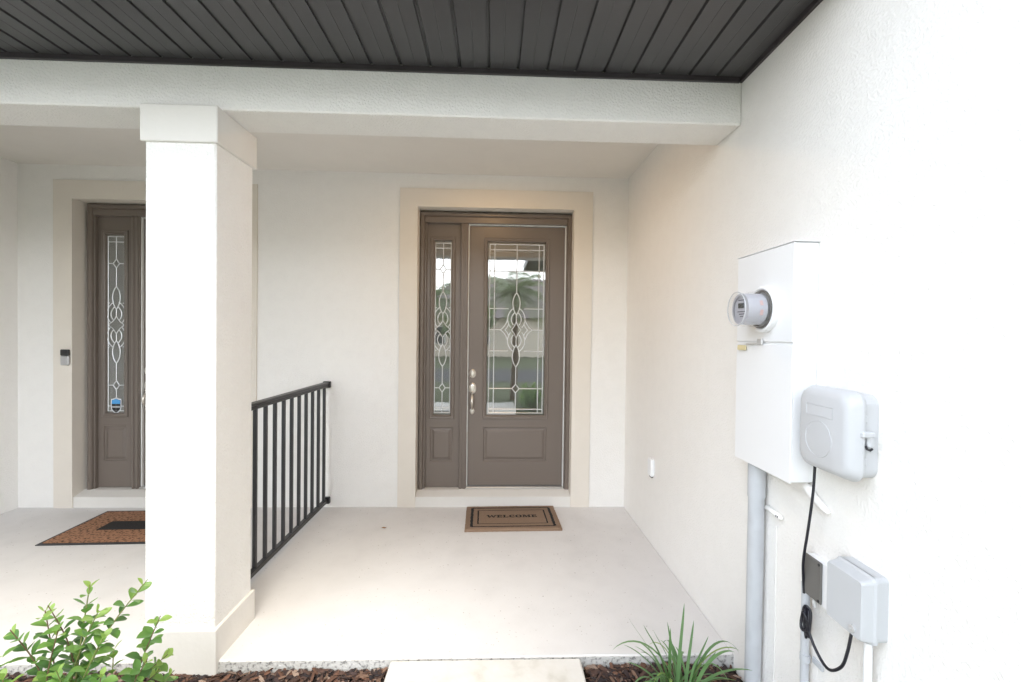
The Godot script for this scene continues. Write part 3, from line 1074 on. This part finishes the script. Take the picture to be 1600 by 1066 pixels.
func build_utilities() -> void:
	var W := Vector3(-1, 0, 0)
	# large grey conduit below the cabinet
	var c := base("conduit", Vector3(1.138, -0.1, 2.118))
	tag(c, "thick pale grey pipe running down from the meter cabinet", "conduit")
	var st := tool()
	tube(st, [Vector3(0, 0.0, 0), Vector3(0.0, 0.6, 0.004), Vector3(0, 1.112, 0.004)], 0.0325, 24)
	build(st, "pipe", M.pvc_grey, c)
	st = tool()
	tube(st, [Vector3(0, 0.955, 0.004), Vector3(0, 1.112, 0.004)], 0.0355, 24)
	build(st, "coupling", M.pvc_grey, c)
	# painted strap clamped to the wall beside it
	var k := base("pipe_strap", Vector3(XR, 0.816, 2.18))
	tag(k, "small white painted pipe strap beside the thick grey pipe", "pipe strap")
	st = tool()
	tube(st, [Vector3(-0.011, 0.004, -0.034), Vector3(-0.011, 0.003, -0.030), Vector3(-0.011, 0.0, 0.02), Vector3(-0.011, -0.004, 0.064), Vector3(-0.011, -0.005, 0.070)], [0.006, 0.0115, 0.0115, 0.0115, 0.007], 12)
	build(st, "bar", M.stucco_smooth, k)
	for s in [0.050, 0.060]:
		st = tool()
		cbox(st, Vector3(-0.0235, -0.006, s - 0.002), Vector3(-0.0215, 0.002, s + 0.002))
		build(st, "screw_slot", M.print_dark, k)
	var k2 := base("pipe_stub", Vector3(XR, 0.965, 2.45))
	tag(k2, "white painted pipe stub on the wall under the round-cornered box", "pipe stub")
	st = tool()
	tube(st, [Vector3(-0.012, 0.036, -0.064), Vector3(-0.016, 0.024, -0.05), Vector3(-0.016, 0.0, -0.01), Vector3(-0.013, -0.020, 0.03), Vector3(-0.006, -0.034, 0.052)], [0.009, 0.017, 0.015, 0.013, 0.008], 12)
	build(st, "pipe", M.stucco_smooth, k2)
	st = tool()
	tube(st, [Vector3(-0.014, 0.050, -0.066), Vector3(-0.014, 0.020, -0.066)], 0.010, 10)
	build(st, "elbow", M.stucco_smooth, k2)
	# thin wire run painted over
	var wr := base("wall_wire", Vector3(XR, -0.1, 2.205))
	tag(wr, "thin white painted wire running down the wall right of the thick pipe", "wire")
	st = tool()
	tube(st, [Vector3(-0.003, 0.0, -0.004), Vector3(-0.003, 0.4, 0.004), Vector3(-0.003, 0.86, 0.0)], 0.0026, 8)
	build(st, "wire", M.stucco_smooth, wr)
	# white rounded communications box
	var o := base("network_box", Vector3(XR, 1.238, 2.575))
	tag(o, "white round-cornered plastic box with embossed circle on the right wall", "utility box")
	var U := Vector3(0, 0, -1)
	var V := Vector3.UP
	st = tool()
	loft(st, [rounded_rect(0.226, 0.262, 0.034), rounded_rect(0.226, 0.262, 0.034)], [0.0005, 0.052], Vector3.ZERO, U, V, W, false)
	build(st, "back_box", M.plastic_white, o)
	st = tool()
	var lay := []
	var hs := []
	for q in [[0.246, 0.280, 0.040, 0.050], [0.250, 0.284, 0.042, 0.053], [0.250, 0.284, 0.042, 0.060], [0.246, 0.280, 0.042, 0.064], [0.240, 0.274, 0.042, 0.074], [0.231, 0.265, 0.042, 0.084], [0.218, 0.252, 0.042, 0.092], [0.202, 0.236, 0.042, 0.097], [0.186, 0.220, 0.042, 0.099]]:
		lay.append(rounded_rect(q[0], q[1], q[2]))
		hs.append(q[3])
	loft(st, lay, hs, Vector3.ZERO, U, V, W, true)
	build(st, "cover", M.plastic_white, o)
	st = tool()
	ring_bead(st, Vector3(-0.0990, -0.030, -0.012), 0.060, 0.0028)
	build(st, "embossed_circle", M.plastic_white, o)
	st = tool()
	var fr := [Vector3(-0.0992, 0.046, -0.070), Vector3(-0.0992, 0.046, 0.052), Vector3(-0.0992, 0.082, 0.052), Vector3(-0.0992, 0.082, -0.070)]
	for i in 4:
		tube(st, [fr[i], fr[(i + 1) % 4]], 0.0016, 6)
	build(st, "nameplate_rim", M.plastic_white, o)
	st = tool()
	cbox(st, Vector3(-0.066, 0.004, 0.112), Vector3(-0.026, 0.022, 0.134), 0.004)
	cbox(st, Vector3(-0.044, -0.028, 0.116), Vector3(-0.024, 0.012, 0.130), 0.005)
	build(st, "latch", M.plastic_white, o)
	st = tool()
	tube(st, [Vector3(-0.050, -0.020, 0.124), Vector3(-0.048, -0.030, 0.128), Vector3(-0.038, -0.034, 0.128), Vector3(-0.030, -0.030, 0.126)], 0.0035, 8)
	build(st, "latch_loop", M.cable_black, o)
	for y in [0.060, -0.072]:
		st = tool()
		cbox(st, Vector3(-0.060, y - 0.012, 0.112), Vector3(-0.040, y + 0.012, 0.121), 0.003)
		build(st, "hinge_lug", M.plastic_white, o)
	# grey plate on a pale backing
	var p := base("cover_plate", Vector3(XR, 0.686, 2.468))
	tag(p, "dark grey square plate on pale block above the coiled black cable", "cover plate")
	st = tool()
	cbox(st, Vector3(-0.030, -0.080, -0.040), Vector3(-0.0005, 0.074, 0.066), 0.003)
	build(st, "backing", M.enclosure_paint, p)
	st = tool()
	cbox(st, Vector3(-0.0385, -0.074, -0.054), Vector3(-0.0305, 0.074, 0.042), 0.004)
	build(st, "plate", M.plate_grey, p)
	for s in [[-0.064, -0.044], [0.064, -0.044], [-0.064, 0.032], [0.064, 0.032]]:
		st = tool()
		lathe(st, Vector3(-0.0385, s[0], s[1]), W, [[0.005, 0.0], [0.005, 0.002], [0.0, 0.003]], 10)
		build(st, "screw", M.dark_plastic, p)
	st = tool()
	tube(st, [Vector3(-0.030, -0.078, 0.0), Vector3(-0.030, -0.100, 0.004)], 0.007, 10)
	build(st, "ground_lug", M.steel, p)
	# slim grey conduit under the plate
	var t := base("conduit_001", Vector3(1.152, -0.1, 2.424))
	tag(t, "slim pale grey pipe rising to the dark plate", "conduit")
	st = tool()
	tube(st, [Vector3(0, 0.0, 0), Vector3(0, 0.745, -0.003)], 0.0145, 16)
	build(st, "pipe", M.pvc_grey, t)
	st = tool()
	tube(st, [Vector3(0, 0.458, 0), Vector3(0, 0.482, 0)], 0.0175, 16)
	cbox(st, Vector3(0.018, 0.459, 0.010), Vector3(0.0262, 0.481, 0.062), 0.002)
	build(st, "strap", M.pvc_grey, t)
	# grey box low on the wall
	var g := base("cable_box", Vector3(XR, 0.722, 2.662))
	tag(g, "pale grey plastic cable box low on the wall with white pipe below", "utility box")
	st = tool()
	loft(st, [rounded_rect(0.150, 0.196, 0.012, 3), rounded_rect(0.150, 0.196, 0.012, 3)], [0.0005, 0.036], Vector3(0, 0.008, 0), U, V, W, false)
	build(st, "back_box", M.plastic_grey, g)
	st = tool()
	loft(st, [rounded_rect(0.158, 0.204, 0.014, 3), rounded_rect(0.158, 0.204, 0.014, 3), rounded_rect(0.150, 0.194, 0.012, 3), rounded_rect(0.142, 0.180, 0.010, 3), rounded_rect(0.138, 0.174, 0.008, 3)], [0.033, 0.040, 0.046, 0.075, 0.080], Vector3(0, 0.004, 0), U, V, W, false)
	build(st, "cover", M.plastic_grey, g)
	st = tool()
	lathe(st, Vector3(-0.079, -0.062, 0.040), W, [[0.011, 0.0], [0.011, 0.006], [0.004, 0.007], [0.0, 0.002]], 14)
	build(st, "security_screw", M.steel, g)
	st = tool()
	cbox(st, Vector3(-0.040, -0.106, 0.030), Vector3(-0.022, -0.094, 0.052), 0.003)
	build(st, "cable_gland", M.plastic_grey, g)
	var wp := base("conduit_002", Vector3(1.148, -0.1, 2.704))
	tag(wp, "white pipe coming out below the grey cable box", "conduit")
	st = tool()
	tube(st, [Vector3(0, 0, 0), Vector3(0, 0.717, 0)], 0.0115, 14)
	build(st, "pipe", M.enclosure_paint, wp)
	# black cable: down from the white box, coiled, looped up into the grey box
	var cb := base("cable", Vector3(1.12, 0.0, 2.45))
	tag(cb, "thin black cable hanging from the white box and looping to the grey one", "cable")
	st = tool()
	var run := [Vector3(0.006, 1.110, 0.040), Vector3(0.004, 1.00, 0.036), Vector3(0.0, 0.86, 0.020), Vector3(0.004, 0.74, -0.006), Vector3(0.018, 0.66, -0.024), Vector3(0.020, 0.610, -0.022)]
	tube(st, spline(run, 8), 0.0048, 10)
	build(st, "drop", M.cable_black, cb)
	st = tool()
	for q in 5:
		var zz := 0.006 + 0.008 * (q % 3)
		var xx := -0.004 - 0.007 * (q / 2)
		var bottom := 0.478 + 0.008 * q
		var lp := []
		for i in 21:
			var a := TAU * i / 20.0
			lp.append(Vector3(xx + 0.004 * sin(a * 2.0 + q), lerpf(bottom, 0.592 - 0.004 * q, 0.5 + 0.5 * cos(a)), zz + (0.014 + 0.003 * sin(q * 2.1)) * sin(a) + 0.02))
		tube(st, lp, 0.0044, 8, false)
	build(st, "coil", M.cable_black, cb)
	st = tool()
	tube(st, spline([Vector3(-0.010, 0.560, 0.030), Vector3(-0.012, 0.505, 0.060), Vector3(-0.010, 0.462, 0.105), Vector3(-0.010, 0.455, 0.150), Vector3(-0.008, 0.500, 0.196), Vector3(-0.004, 0.560, 0.214), Vector3(0.004, 0.632, 0.220)], 8), 0.0048, 10)
	build(st, "loop", M.cable_black, cb)
	# weatherproof outlet cover deep on the right wall
	var ou := base("outlet_cover", Vector3(XR, 0.512, 0.735))
	tag(ou, "small white outlet cover low on the right porch wall", "outlet")
	st = tool()
	cbox(st, Vector3(-0.030, 0.0, -0.036), Vector3(-0.0005, 0.128, 0.036), 0.006)
	build(st, "hood", M.enclosure_paint, ou)
	st = tool()
	cbox(st, Vector3(-0.024, -0.010, -0.012), Vector3(-0.006, 0.0005, 0.024), 0.002)
	build(st, "cord_slot", M.plate_grey, ou)

func spline(pts: Array, n: int) -> Array:
	var c := Curve3D.new()
	for i in pts.size():
		var d: Vector3 = (pts[min(i + 1, pts.size() - 1)] - pts[max(i - 1, 0)]) / 6.0
		c.add_point(pts[i], -d, d)
	var r := []
	for i in pts.size() - 1:
		for k in n:
			r.append(c.sample(i, float(k) / n))
	r.append(pts[-1])
	return r

func ring_bead(st: SurfaceTool, c: Vector3, r: float, t: float) -> void:
	var p := []
	for i in 37:
		var a := TAU * i / 36.0
		p.append(c + Vector3(0, sin(a), cos(a)) * r)
	tube(st, p, t * 0.6, 6, false)

func build_small_things() -> void:
	var b := base("doorbell", Vector3(-3.682, 1.236, 0.0145))
	tag(b, "black and silver video doorbell on the trim of the left door", "doorbell")
	var st := tool()
	cbox(st, Vector3(-0.034, 0.0, 0.0), Vector3(0.034, 0.082, 0.024), 0.006)
	build(st, "button_panel", M.bell_silver, b)
	st = tool()
	cbox(st, Vector3(-0.034, 0.083, 0.0), Vector3(0.034, 0.136, 0.026), 0.006)
	build(st, "camera_panel", M.dark_plastic, b)
	st = tool()
	lathe(st, Vector3(0, 0.036, 0.024), Vector3.BACK, [[0.017, 0.0], [0.017, 0.001], [0.014, 0.002], [0.0, 0.002]], 24)
	build(st, "button", M.bell_silver, b)
	# shield sticker on the left sidelight
	var s := base("security_sticker", Vector3(LEFT - 0.470, 0.862, -0.152 - 0.0085))
	tag(s, "blue and black shield sticker on the left sidelight glass", "sticker")
	var shield := func(k: float) -> PackedVector2Array:
		var p := PackedVector2Array()
		for q in [[0, 0.074], [0.030, 0.062], [0.046, 0.060], [0.046, -0.012], [0.040, -0.040], [0.020, -0.062], [0, -0.074], [-0.020, -0.062], [-0.040, -0.040], [-0.046, -0.012], [-0.046, 0.060], [-0.030, 0.062]]:
			p.append(Vector2(q[0], q[1]) * k)
		return p
	st = tool()
	prism(st, shield.call(1.0), Vector3.ZERO, Vector3.RIGHT, Vector3.UP, Vector3(0, 0, 0.0012))
	build(st, "border", M.sticker_white, s)
	st = tool()
	prism(st, shield.call(0.84), Vector3(0, 0, 0.0014), Vector3.RIGHT, Vector3.UP, Vector3(0, 0, 0.0008))
	build(st, "field", M.dark_plastic, s)
	st = tool()
	prism(st, PackedVector2Array([Vector2(0, 0.060), Vector2(0.026, 0.050), Vector2(0.036, 0.048), Vector2(0.036, 0.016), Vector2(-0.036, 0.016), Vector2(-0.036, 0.048), Vector2(-0.026, 0.050)]), Vector3(0, 0, 0.0024), Vector3.RIGHT, Vector3.UP, Vector3(0, 0, 0.0006))
	build(st, "blue_chief", M.sticker_blue, s)
	st = tool()
	cbox(st, Vector3(-0.034, -0.016, 0.0024), Vector3(0.034, -0.008, 0.0030))
	build(st, "white_bar", M.sticker_white, s)
	# dry leaf on the porch floor
	st = tool()
	var pts := [Vector3(-0.022, 0.004, 0.0), Vector3(-0.008, 0.008, -0.009), Vector3(0.010, 0.006, -0.008), Vector3(0.024, 0.010, 0.0), Vector3(0.008, 0.005, 0.010), Vector3(-0.010, 0.007, 0.008)]
	for k in 6:
		tri(st, Vector3(0, 0.002, 0), pts[k], pts[(k + 1) % 6], Vector3.UP)
	var lf := build(st, "fallen_leaf", M.leaf_brown)
	lf.position = Vector3(-0.863, 0.001, 0.446)
	tag(lf, "tiny dry brown leaf on the porch floor by the railing", "leaf")

# ---------------------------------------------------------------- plants
func leaf_mesh(curl: float, wide: float) -> ArrayMesh:
	# obovate leaf, unit length along z, folded along its midrib
	var st := tool()
	st.set_smooth_group(0)
	var rows := [[0.0, 0.02], [0.15, 0.13], [0.35, 0.25], [0.55, 0.31], [0.75, 0.27], [0.90, 0.15], [1.0, 0.01]]
	for i in rows.size() - 1:
		var r: Array = rows[i]
		var q: Array = rows[i + 1]
		for s in [-1.0, 1.0]:
			var a := Vector3(0, curl * r[0] * r[0], r[0])
			var b := Vector3(0, curl * q[0] * q[0], q[0])
			var c := b + Vector3(s * q[1] * wide, 0.35 * q[1] * wide, 0)
			var d := a + Vector3(s * r[1] * wide, 0.35 * r[1] * wide, 0)
			quad(st, a, b, c, d, Vector3.UP)
	return committed(st)

func build_plants() -> void:
	var leaves := [leaf_mesh(-0.15, 1.0), leaf_mesh(0.1, 0.85), leaf_mesh(-0.35, 1.15)]
	shrub("shrub", Vector3(-1.60, MULCH_Y, 2.46), leaves, true, "leafy green shrub with oval leaves before the white column", "shrub", 1.0)
	grass_clump(Vector3(0.775, MULCH_Y, 2.20))

# a sprig: stem with opposite leaf pairs towards its tip
func sprig(par: Node3D, pts: Array, leaves: Array, count: Array, multi: Array, lush: float) -> void:
	var path := spline(pts, 6)
	var st := tool()
	var radii := []
	for i in path.size():
		radii.append(lerpf(0.0042, 0.0014, float(i) / (path.size() - 1)))
	tube(st, path, radii, 6, false)
	build(st, "stem", M.stem if lush < 0.9 else M.stem_green, par)
	var total := 0.0
	var at := [0.0]
	for i in path.size() - 1:
		total += path[i].distance_to(path[i + 1])
		at.append(total)
	var from: float = max(0.02, total - 0.26 - 0.15 * lush)
	var s := from
	var turn := rng.randf() * TAU
	while s < total + 0.001:
		var i := 0
		while i < path.size() - 2 and at[i + 1] < s:
			i += 1
		var p: Vector3 = path[i].lerp(path[i + 1], clampf((s - at[i]) / max(at[i + 1] - at[i], 1e-5), 0, 1))
		var d: Vector3 = (path[i + 1] - path[i]).normalized()
		var left := total - s
		var side := d.cross(Vector3.RIGHT).normalized()
		for k in 2:
			var a := turn + PI * k + rng.randf_range(-0.3, 0.3)
			var out := side.rotated(d, a)
			var lift: float = 0.85 if left > 0.02 else 1.9
			var dir := (out + d * lift * rng.randf_range(0.6, 1.2) + Vector3(0, -0.10, 0)).normalized()
			var nrm := (d - dir * d.dot(dir)).normalized()
			var xax := nrm.cross(dir)
			var l: float = rng.randf_range(0.030, 0.052) * (0.72 if left < 0.025 else 1.0)
			var xf := Transform3D(Basis(xax * l, nrm * l, dir * l), p + out * 0.002)
			var tone: int = 3 if left < 0.03 else (rng.randi_range(1, 2) if left < 0.09 else rng.randi_range(0, 2))
			var m: Material = M["leaf_%d" % tone]
			if rng.randf() < 0.012:
				m = M.leaf_brown
			if count[0] < 290:
				shared(leaves[rng.randi() % leaves.size()], "leaf", m, par, xf)
				count[0] += 1
			else:
				multi[tone].append(xf)
		turn += PI * 0.5 + rng.randf_range(-0.25, 0.25)
		s += rng.randf_range(0.020, 0.030)

func shrub(called: String, at: Vector3, leaves: Array, fitted: bool, label: String, category: String, size: float) -> Node3D:
	var sh := base(called, at)
	tag(sh, label, category)
	var count := [0]
	var multi := [[], [], [], []]
	var tips := []
	if fitted:
		# shoot tips read from the photograph, in the plant's own axes
		tips = [Vector3(0.238, 0.735, 0.0), Vector3(0.158, 0.700, 0.06), Vector3(0.190, 0.620, 0.06), Vector3(0.420, 0.745, -0.01), Vector3(0.470, 0.625, 0.0), Vector3(0.450, 0.50, 0.03), Vector3(0.300, 0.67, 0.04), Vector3(0.06, 0.635, 0.08), Vector3(0.11, 0.66, 0.02), Vector3(0.335, 0.60, 0.06),
			Vector3(-0.03, 0.53, 0.04), Vector3(0.36, 0.50, 0.10), Vector3(0.24, 0.53, 0.12), Vector3(0.10, 0.52, 0.14), Vector3(0.30, 0.44, 0.15), Vector3(0.17, 0.46, 0.16), Vector3(0.02, 0.48, 0.10), Vector3(0.40, 0.42, 0.08)]
	for i in 46 if fitted else 26:
		var a := rng.randf() * TAU
		var r := sqrt(rng.randf()) * 0.36
		tips.append(Vector3(0.17 + cos(a) * r, rng.randf_range(0.30, 0.52) - r * 0.25, sin(a) * r * 0.9 + 0.08) if fitted else Vector3(cos(a) * r, rng.randf_range(0.35, 0.66) - r * 0.3, sin(a) * r) * size)
	var foot := Vector3(0.15, 0.0, 0.05) if fitted else Vector3.ZERO
	for i in tips.size():
		var t: Vector3 = tips[i]
		var f := foot + Vector3(rng.randf_range(-0.05, 0.05), 0.0, rng.randf_range(-0.05, 0.05))
		var bow := Vector3(rng.randf_range(-0.07, 0.03), 0, rng.randf_range(-0.05, 0.04))
		var mid1 := f.lerp(t, 0.4) + bow + Vector3((t.x - f.x) * 0.10, 0, 0)
		var mid2 := f.lerp(t, 0.75) + bow * 0.8
		sprig(sh, [f, mid1, mid2, t], leaves, count, multi, 1.0 if i % 3 == 0 else 0.6)
	for tone in 4:
		if multi[tone].is_empty():
			continue
		var mm := MultiMesh.new()
		mm.transform_format = MultiMesh.TRANSFORM_3D
		mm.mesh = leaves[tone % leaves.size()]
		mm.instance_count = multi[tone].size()
		for i in multi[tone].size():
			mm.set_instance_transform(i, multi[tone][i])
		var mi := MultiMeshInstance3D.new()
		mi.name = "foliage"
		mi.multimesh = mm
		mi.material_override = M["leaf_%d" % tone]
		mi.set_meta("kind", "stuff")
		sh.add_child(mi, true)
	return sh

func blade(par: Node3D, f: Vector3, t: Vector3, sag: float, w: float, m: Material) -> void:
	var st := tool()
	st.set_smooth_group(0)
	var n := 14
	var up := Vector3(0, 1, 0)
	var flat := Vector3(t.x - f.x, 0, t.z - f.z)
	var side := flat.cross(up).normalized()
	if flat.length() < 0.03:
		side = Vector3(1, 0, 0.4).normalized()
	side = side.rotated(up, rng.randf_range(-0.6, 0.6))
	var c1 := f + Vector3(flat.x * 0.18, (t.y - f.y) * 0.55 + sag, flat.z * 0.18)
	var c2 := f.lerp(t, 0.72) + Vector3(0, sag * 1.1, 0)
	var prev := []
	for i in n + 1:
		var k := float(i) / n
		var p := f.bezier_interpolate(c1, c2, t, k)
		var ww: float = w * (0.75 + 0.5 * k) * pow(max(0.0, 1.0 - k), 0.55) * 0.5 + 0.0002
		var e := [p - side * ww + up * ww * 0.3, p, p + side * ww + up * ww * 0.3]
		if i > 0:
			quad(st, prev[0], e[0], e[1], prev[1], Vector3.UP)
			quad(st, prev[1], e[1], e[2], prev[2], Vector3.UP)
		prev = e
	build(st, "blade", m, par)

func grass_clump(at: Vector3) -> void:
	var g := base("grass_clump", at)
	tag(g, "clump of arching green grass blades at the porch corner", "grass plant")
	# tips read from the photograph (x, y, z from the foot), sag of the arch
	var tips := [[0.02, 0.495, 0.0, 0.0], [-0.215, 0.440, 0.0, 0.02], [-0.160, 0.425, 0.03, 0.03], [-0.045, 0.405, 0.02, 0.0], [0.07, 0.410, -0.02, 0.0], [-0.285, 0.315, 0.02, 0.16], [-0.205, 0.360, 0.06, 0.05], [0.115, 0.370, 0.02, 0.02], [0.255, 0.285, 0.0, 0.17], [0.285, 0.245, 0.05, 0.08], [-0.225, 0.275, 0.03, 0.05], [-0.03, 0.385, -0.05, 0.0], [0.215, 0.315, 0.04, 0.10], [-0.11, 0.385, 0.0, 0.03]]
	for t in tips:
		var f := Vector3(rng.randf_range(-0.035, 0.035), 0.0, rng.randf_range(-0.03, 0.03))
		blade(g, f, Vector3(t[0], t[1], t[2]), t[3], rng.randf_range(0.016, 0.022), M["blade_%d" % rng.randi_range(0, 1)])
	for i in 38:
		var a := rng.randf() * TAU
		var r := rng.randf_range(0.10, 0.30)
		var f := Vector3(rng.randf_range(-0.05, 0.05), 0.0, rng.randf_range(-0.05, 0.05))
		blade(g, f, Vector3(cos(a) * r, rng.randf_range(0.12, 0.30), sin(a) * r * 0.8 + 0.03), rng.randf_range(0.03, 0.14), rng.randf_range(0.010, 0.018), M["blade_%d" % rng.randi_range(0, 2)])

# ---------------------------------------------------------------- what the door glass mirrors
func build_across() -> void:
	# house over the road
	var h := base("house_001", Vector3(1.5, -0.13, 30.0))
	tag(h, "beige house with hip roof across the road, mirrored in the door glass", "house")
	var st := tool()
	cbox(st, Vector3(-9, 0, 0), Vector3(9, 3.0, 9))
	build(st, "wall", M.neighbour_wall, h)
	st = tool()
	var e := [Vector3(-9.5, 2.95, -0.6), Vector3(9.5, 2.95, -0.6), Vector3(9.5, 2.95, 9.6), Vector3(-9.5, 2.95, 9.6)]
	var r0 := Vector3(-4.4, 6.5, 4.5)
	var r1 := Vector3(4.4, 6.5, 4.5)
	quad(st, e[0], e[1], r1, r0, Vector3(0, 1, -1))
	quad(st, e[2], e[3], r0, r1, Vector3(0, 1, 1))
	tri(st, e[0], e[3], r0, Vector3(-1, 1, 0))
	tri(st, e[1], e[2], r1, Vector3(1, 1, 0))
	quad(st, e[0], e[1], e[2], e[3], Vector3.DOWN)
	build(st, "roof", M.neighbour_roof, h)
	for x in [-6.0, -2.6]:
		st = tool()
		cbox(st, Vector3(x - 0.7, 0.9, -0.05), Vector3(x + 0.7, 2.3, -0.002))
		var f := build(st, "window", M.neighbour_trim, h)
		for k in 2:
			st = tool()
			cbox(st, Vector3(x - 0.62, 0.98 + 0.64 * k, -0.056), Vector3(x + 0.62, 1.58 + 0.64 * k, -0.0505))
			build(st, "pane", M.window_dark, f)
	st = tool()
	cbox(st, Vector3(2.2, 0.0, -0.06), Vector3(7.0, 2.3, -0.002), 0.01)
	build(st, "garage_door", M.neighbour_trim, h)
	# palms in the bed by the driveway
	palm(Vector3(0.46, -0.13, 7.2), 2.75, 20, 1.30, "short feathery palm straight before the door, mirrored in its glass")
	palm(Vector3(-1.70, -0.13, 7.0), 2.5, 17, 1.25, "short feathery palm left of the path, mirrored in the sidelight")
	broadleaf(Vector3(-1.6, -0.13, 25.5), 4.2, 1.8, "green shade tree before the house across the road")
	broadleaf(Vector3(-6.5, -0.13, 24.0), 6.0, 2.8, "larger shade tree left of the house across the road")
	var leaves := [leaf_mesh(-0.15, 1.0), leaf_mesh(0.1, 0.85)]
	shrub("shrub_001", Vector3(0.86, -0.12, 5.3), leaves, false, "low green shrub beside the path behind the viewer", "shrub", 1.0)
	shrub("shrub_002", Vector3(0.80, -0.12, 5.9), leaves, false, "second low green shrub nearer the driveway", "shrub", 0.95)

func broadleaf(at: Vector3, tall: float, spread: float, label: String) -> void:
	var t := base("shade_tree", at)
	tag(t, label, "tree", "trees across the road")
	var st := tool()
	tube(st, [Vector3.ZERO, Vector3(0.05, tall * 0.25, 0), Vector3(0.0, tall * 0.5, 0.05)], [0.16, 0.13, 0.09], 10)
	for k in 6:
		var a := TAU * k / 6.0
		tube(st, [Vector3(0, tall * 0.40, 0), Vector3(cos(a) * spread * 0.35, tall * 0.62, sin(a) * spread * 0.35), Vector3(cos(a) * spread * 0.7, tall * 0.78, sin(a) * spread * 0.7)], [0.07, 0.045, 0.015], 7)
	build(st, "trunk", M.palm_trunk, t)
	var mm := MultiMesh.new()
	mm.transform_format = MultiMesh.TRANSFORM_3D
	mm.mesh = leaf_mesh(-0.2, 1.3)
	mm.instance_count = 5200
	var lumps := []
	for k in 26:
		var a := rng.randf() * TAU
		var q := sqrt(rng.randf())
		lumps.append(Vector3(cos(a) * q * spread * 0.8, tall * rng.randf_range(0.48, 0.9) - q * tall * 0.12, sin(a) * q * spread * 0.8))
	for i in mm.instance_count:
		var c: Vector3 = lumps[rng.randi() % lumps.size()]
		var d := Vector3(rng.randfn(), rng.randfn(), rng.randfn()).normalized() * spread * 0.30 * pow(rng.randf(), 0.35)
		var sc := rng.randf_range(0.13, 0.22)
		mm.set_instance_transform(i, Transform3D(Basis.from_euler(Vector3(rng.randf() * TAU, rng.randf() * TAU, rng.randf() * TAU)) * Basis.from_scale(Vector3.ONE * sc), c + d * Vector3(1, 0.7, 1)))
	var mi := MultiMeshInstance3D.new()
	mi.name = "crown"
	mi.multimesh = mm
	mi.material_override = M.palm_leaf
	mi.set_meta("kind", "stuff")
	t.add_child(mi)

func palm(at: Vector3, tall: float, fronds: int, reach: float, label: String) -> void:
	var p := base("palm_tree", at)
	tag(p, label, "palm tree", "palms in front of the house")
	var st := tool()
	var path := []
	var rad := []
	for i in 13:
		var k := i / 12.0
		path.append(Vector3(0.05 * sin(k * 3.0), tall * k, 0.03 * k))
		rad.append(lerpf(0.085, 0.060, k) * (1.0 + 0.10 * (i % 2)))
	tube(st, path, rad, 10)
	build(st, "trunk", M.palm_trunk, p)
	var crown: Vector3 = path[-1]
	for i in fronds:
		var a := TAU * i * 0.381966 + rng.randf_range(-0.2, 0.2)
		var rise := lerpf(1.15, -0.25, float(i) / fronds)
		var l := reach * rng.randf_range(0.85, 1.1)
		var out := Vector3(cos(a), 0, sin(a))
		var f := tool()
		var rib := []
		for k in 13:
			var s := k / 12.0
			rib.append(crown + out * l * s * cos(rise * 0.8) + Vector3(0, l * (sin(rise) * s - 0.75 * s * s * (0.5 + 0.5 * cos(rise))), 0))
		tube(f, rib, 0.006, 5, false)
		var across := out.cross(Vector3.UP)
		for k in range(2, 44):
			var s := k / 44.0
			var q: float = s * 12.0
			var i0 := int(min(q, 11.0))
			var b: Vector3 = rib[i0].lerp(rib[i0 + 1], q - i0)
			var d: Vector3 = (rib[i0 + 1] - rib[i0]).normalized()
			var ll: float = 0.30 * reach * sin(PI * clampf(0.12 + 0.86 * s, 0, 1))
			for sd in [-1.0, 1.0]:
				var dir: Vector3 = (across * sd + d * 0.55 + Vector3(0, 0.15 - 0.3 * rng.randf(), 0)).normalized()
				var tip: Vector3 = b + dir * ll + Vector3(0, -0.25 * ll, 0)
				var md: Vector3 = b + dir * ll * 0.5
				var ww: Vector3 = d * 0.011
				tri(f, b - ww * 0.5, b + ww * 0.5, md + ww, Vector3.UP)
				tri(f, b - ww * 0.5, md + ww, md - ww, Vector3.UP)
				tri(f, md - ww, md + ww, tip, Vector3.UP)
		build(f, "frond", M.palm_leaf, p)
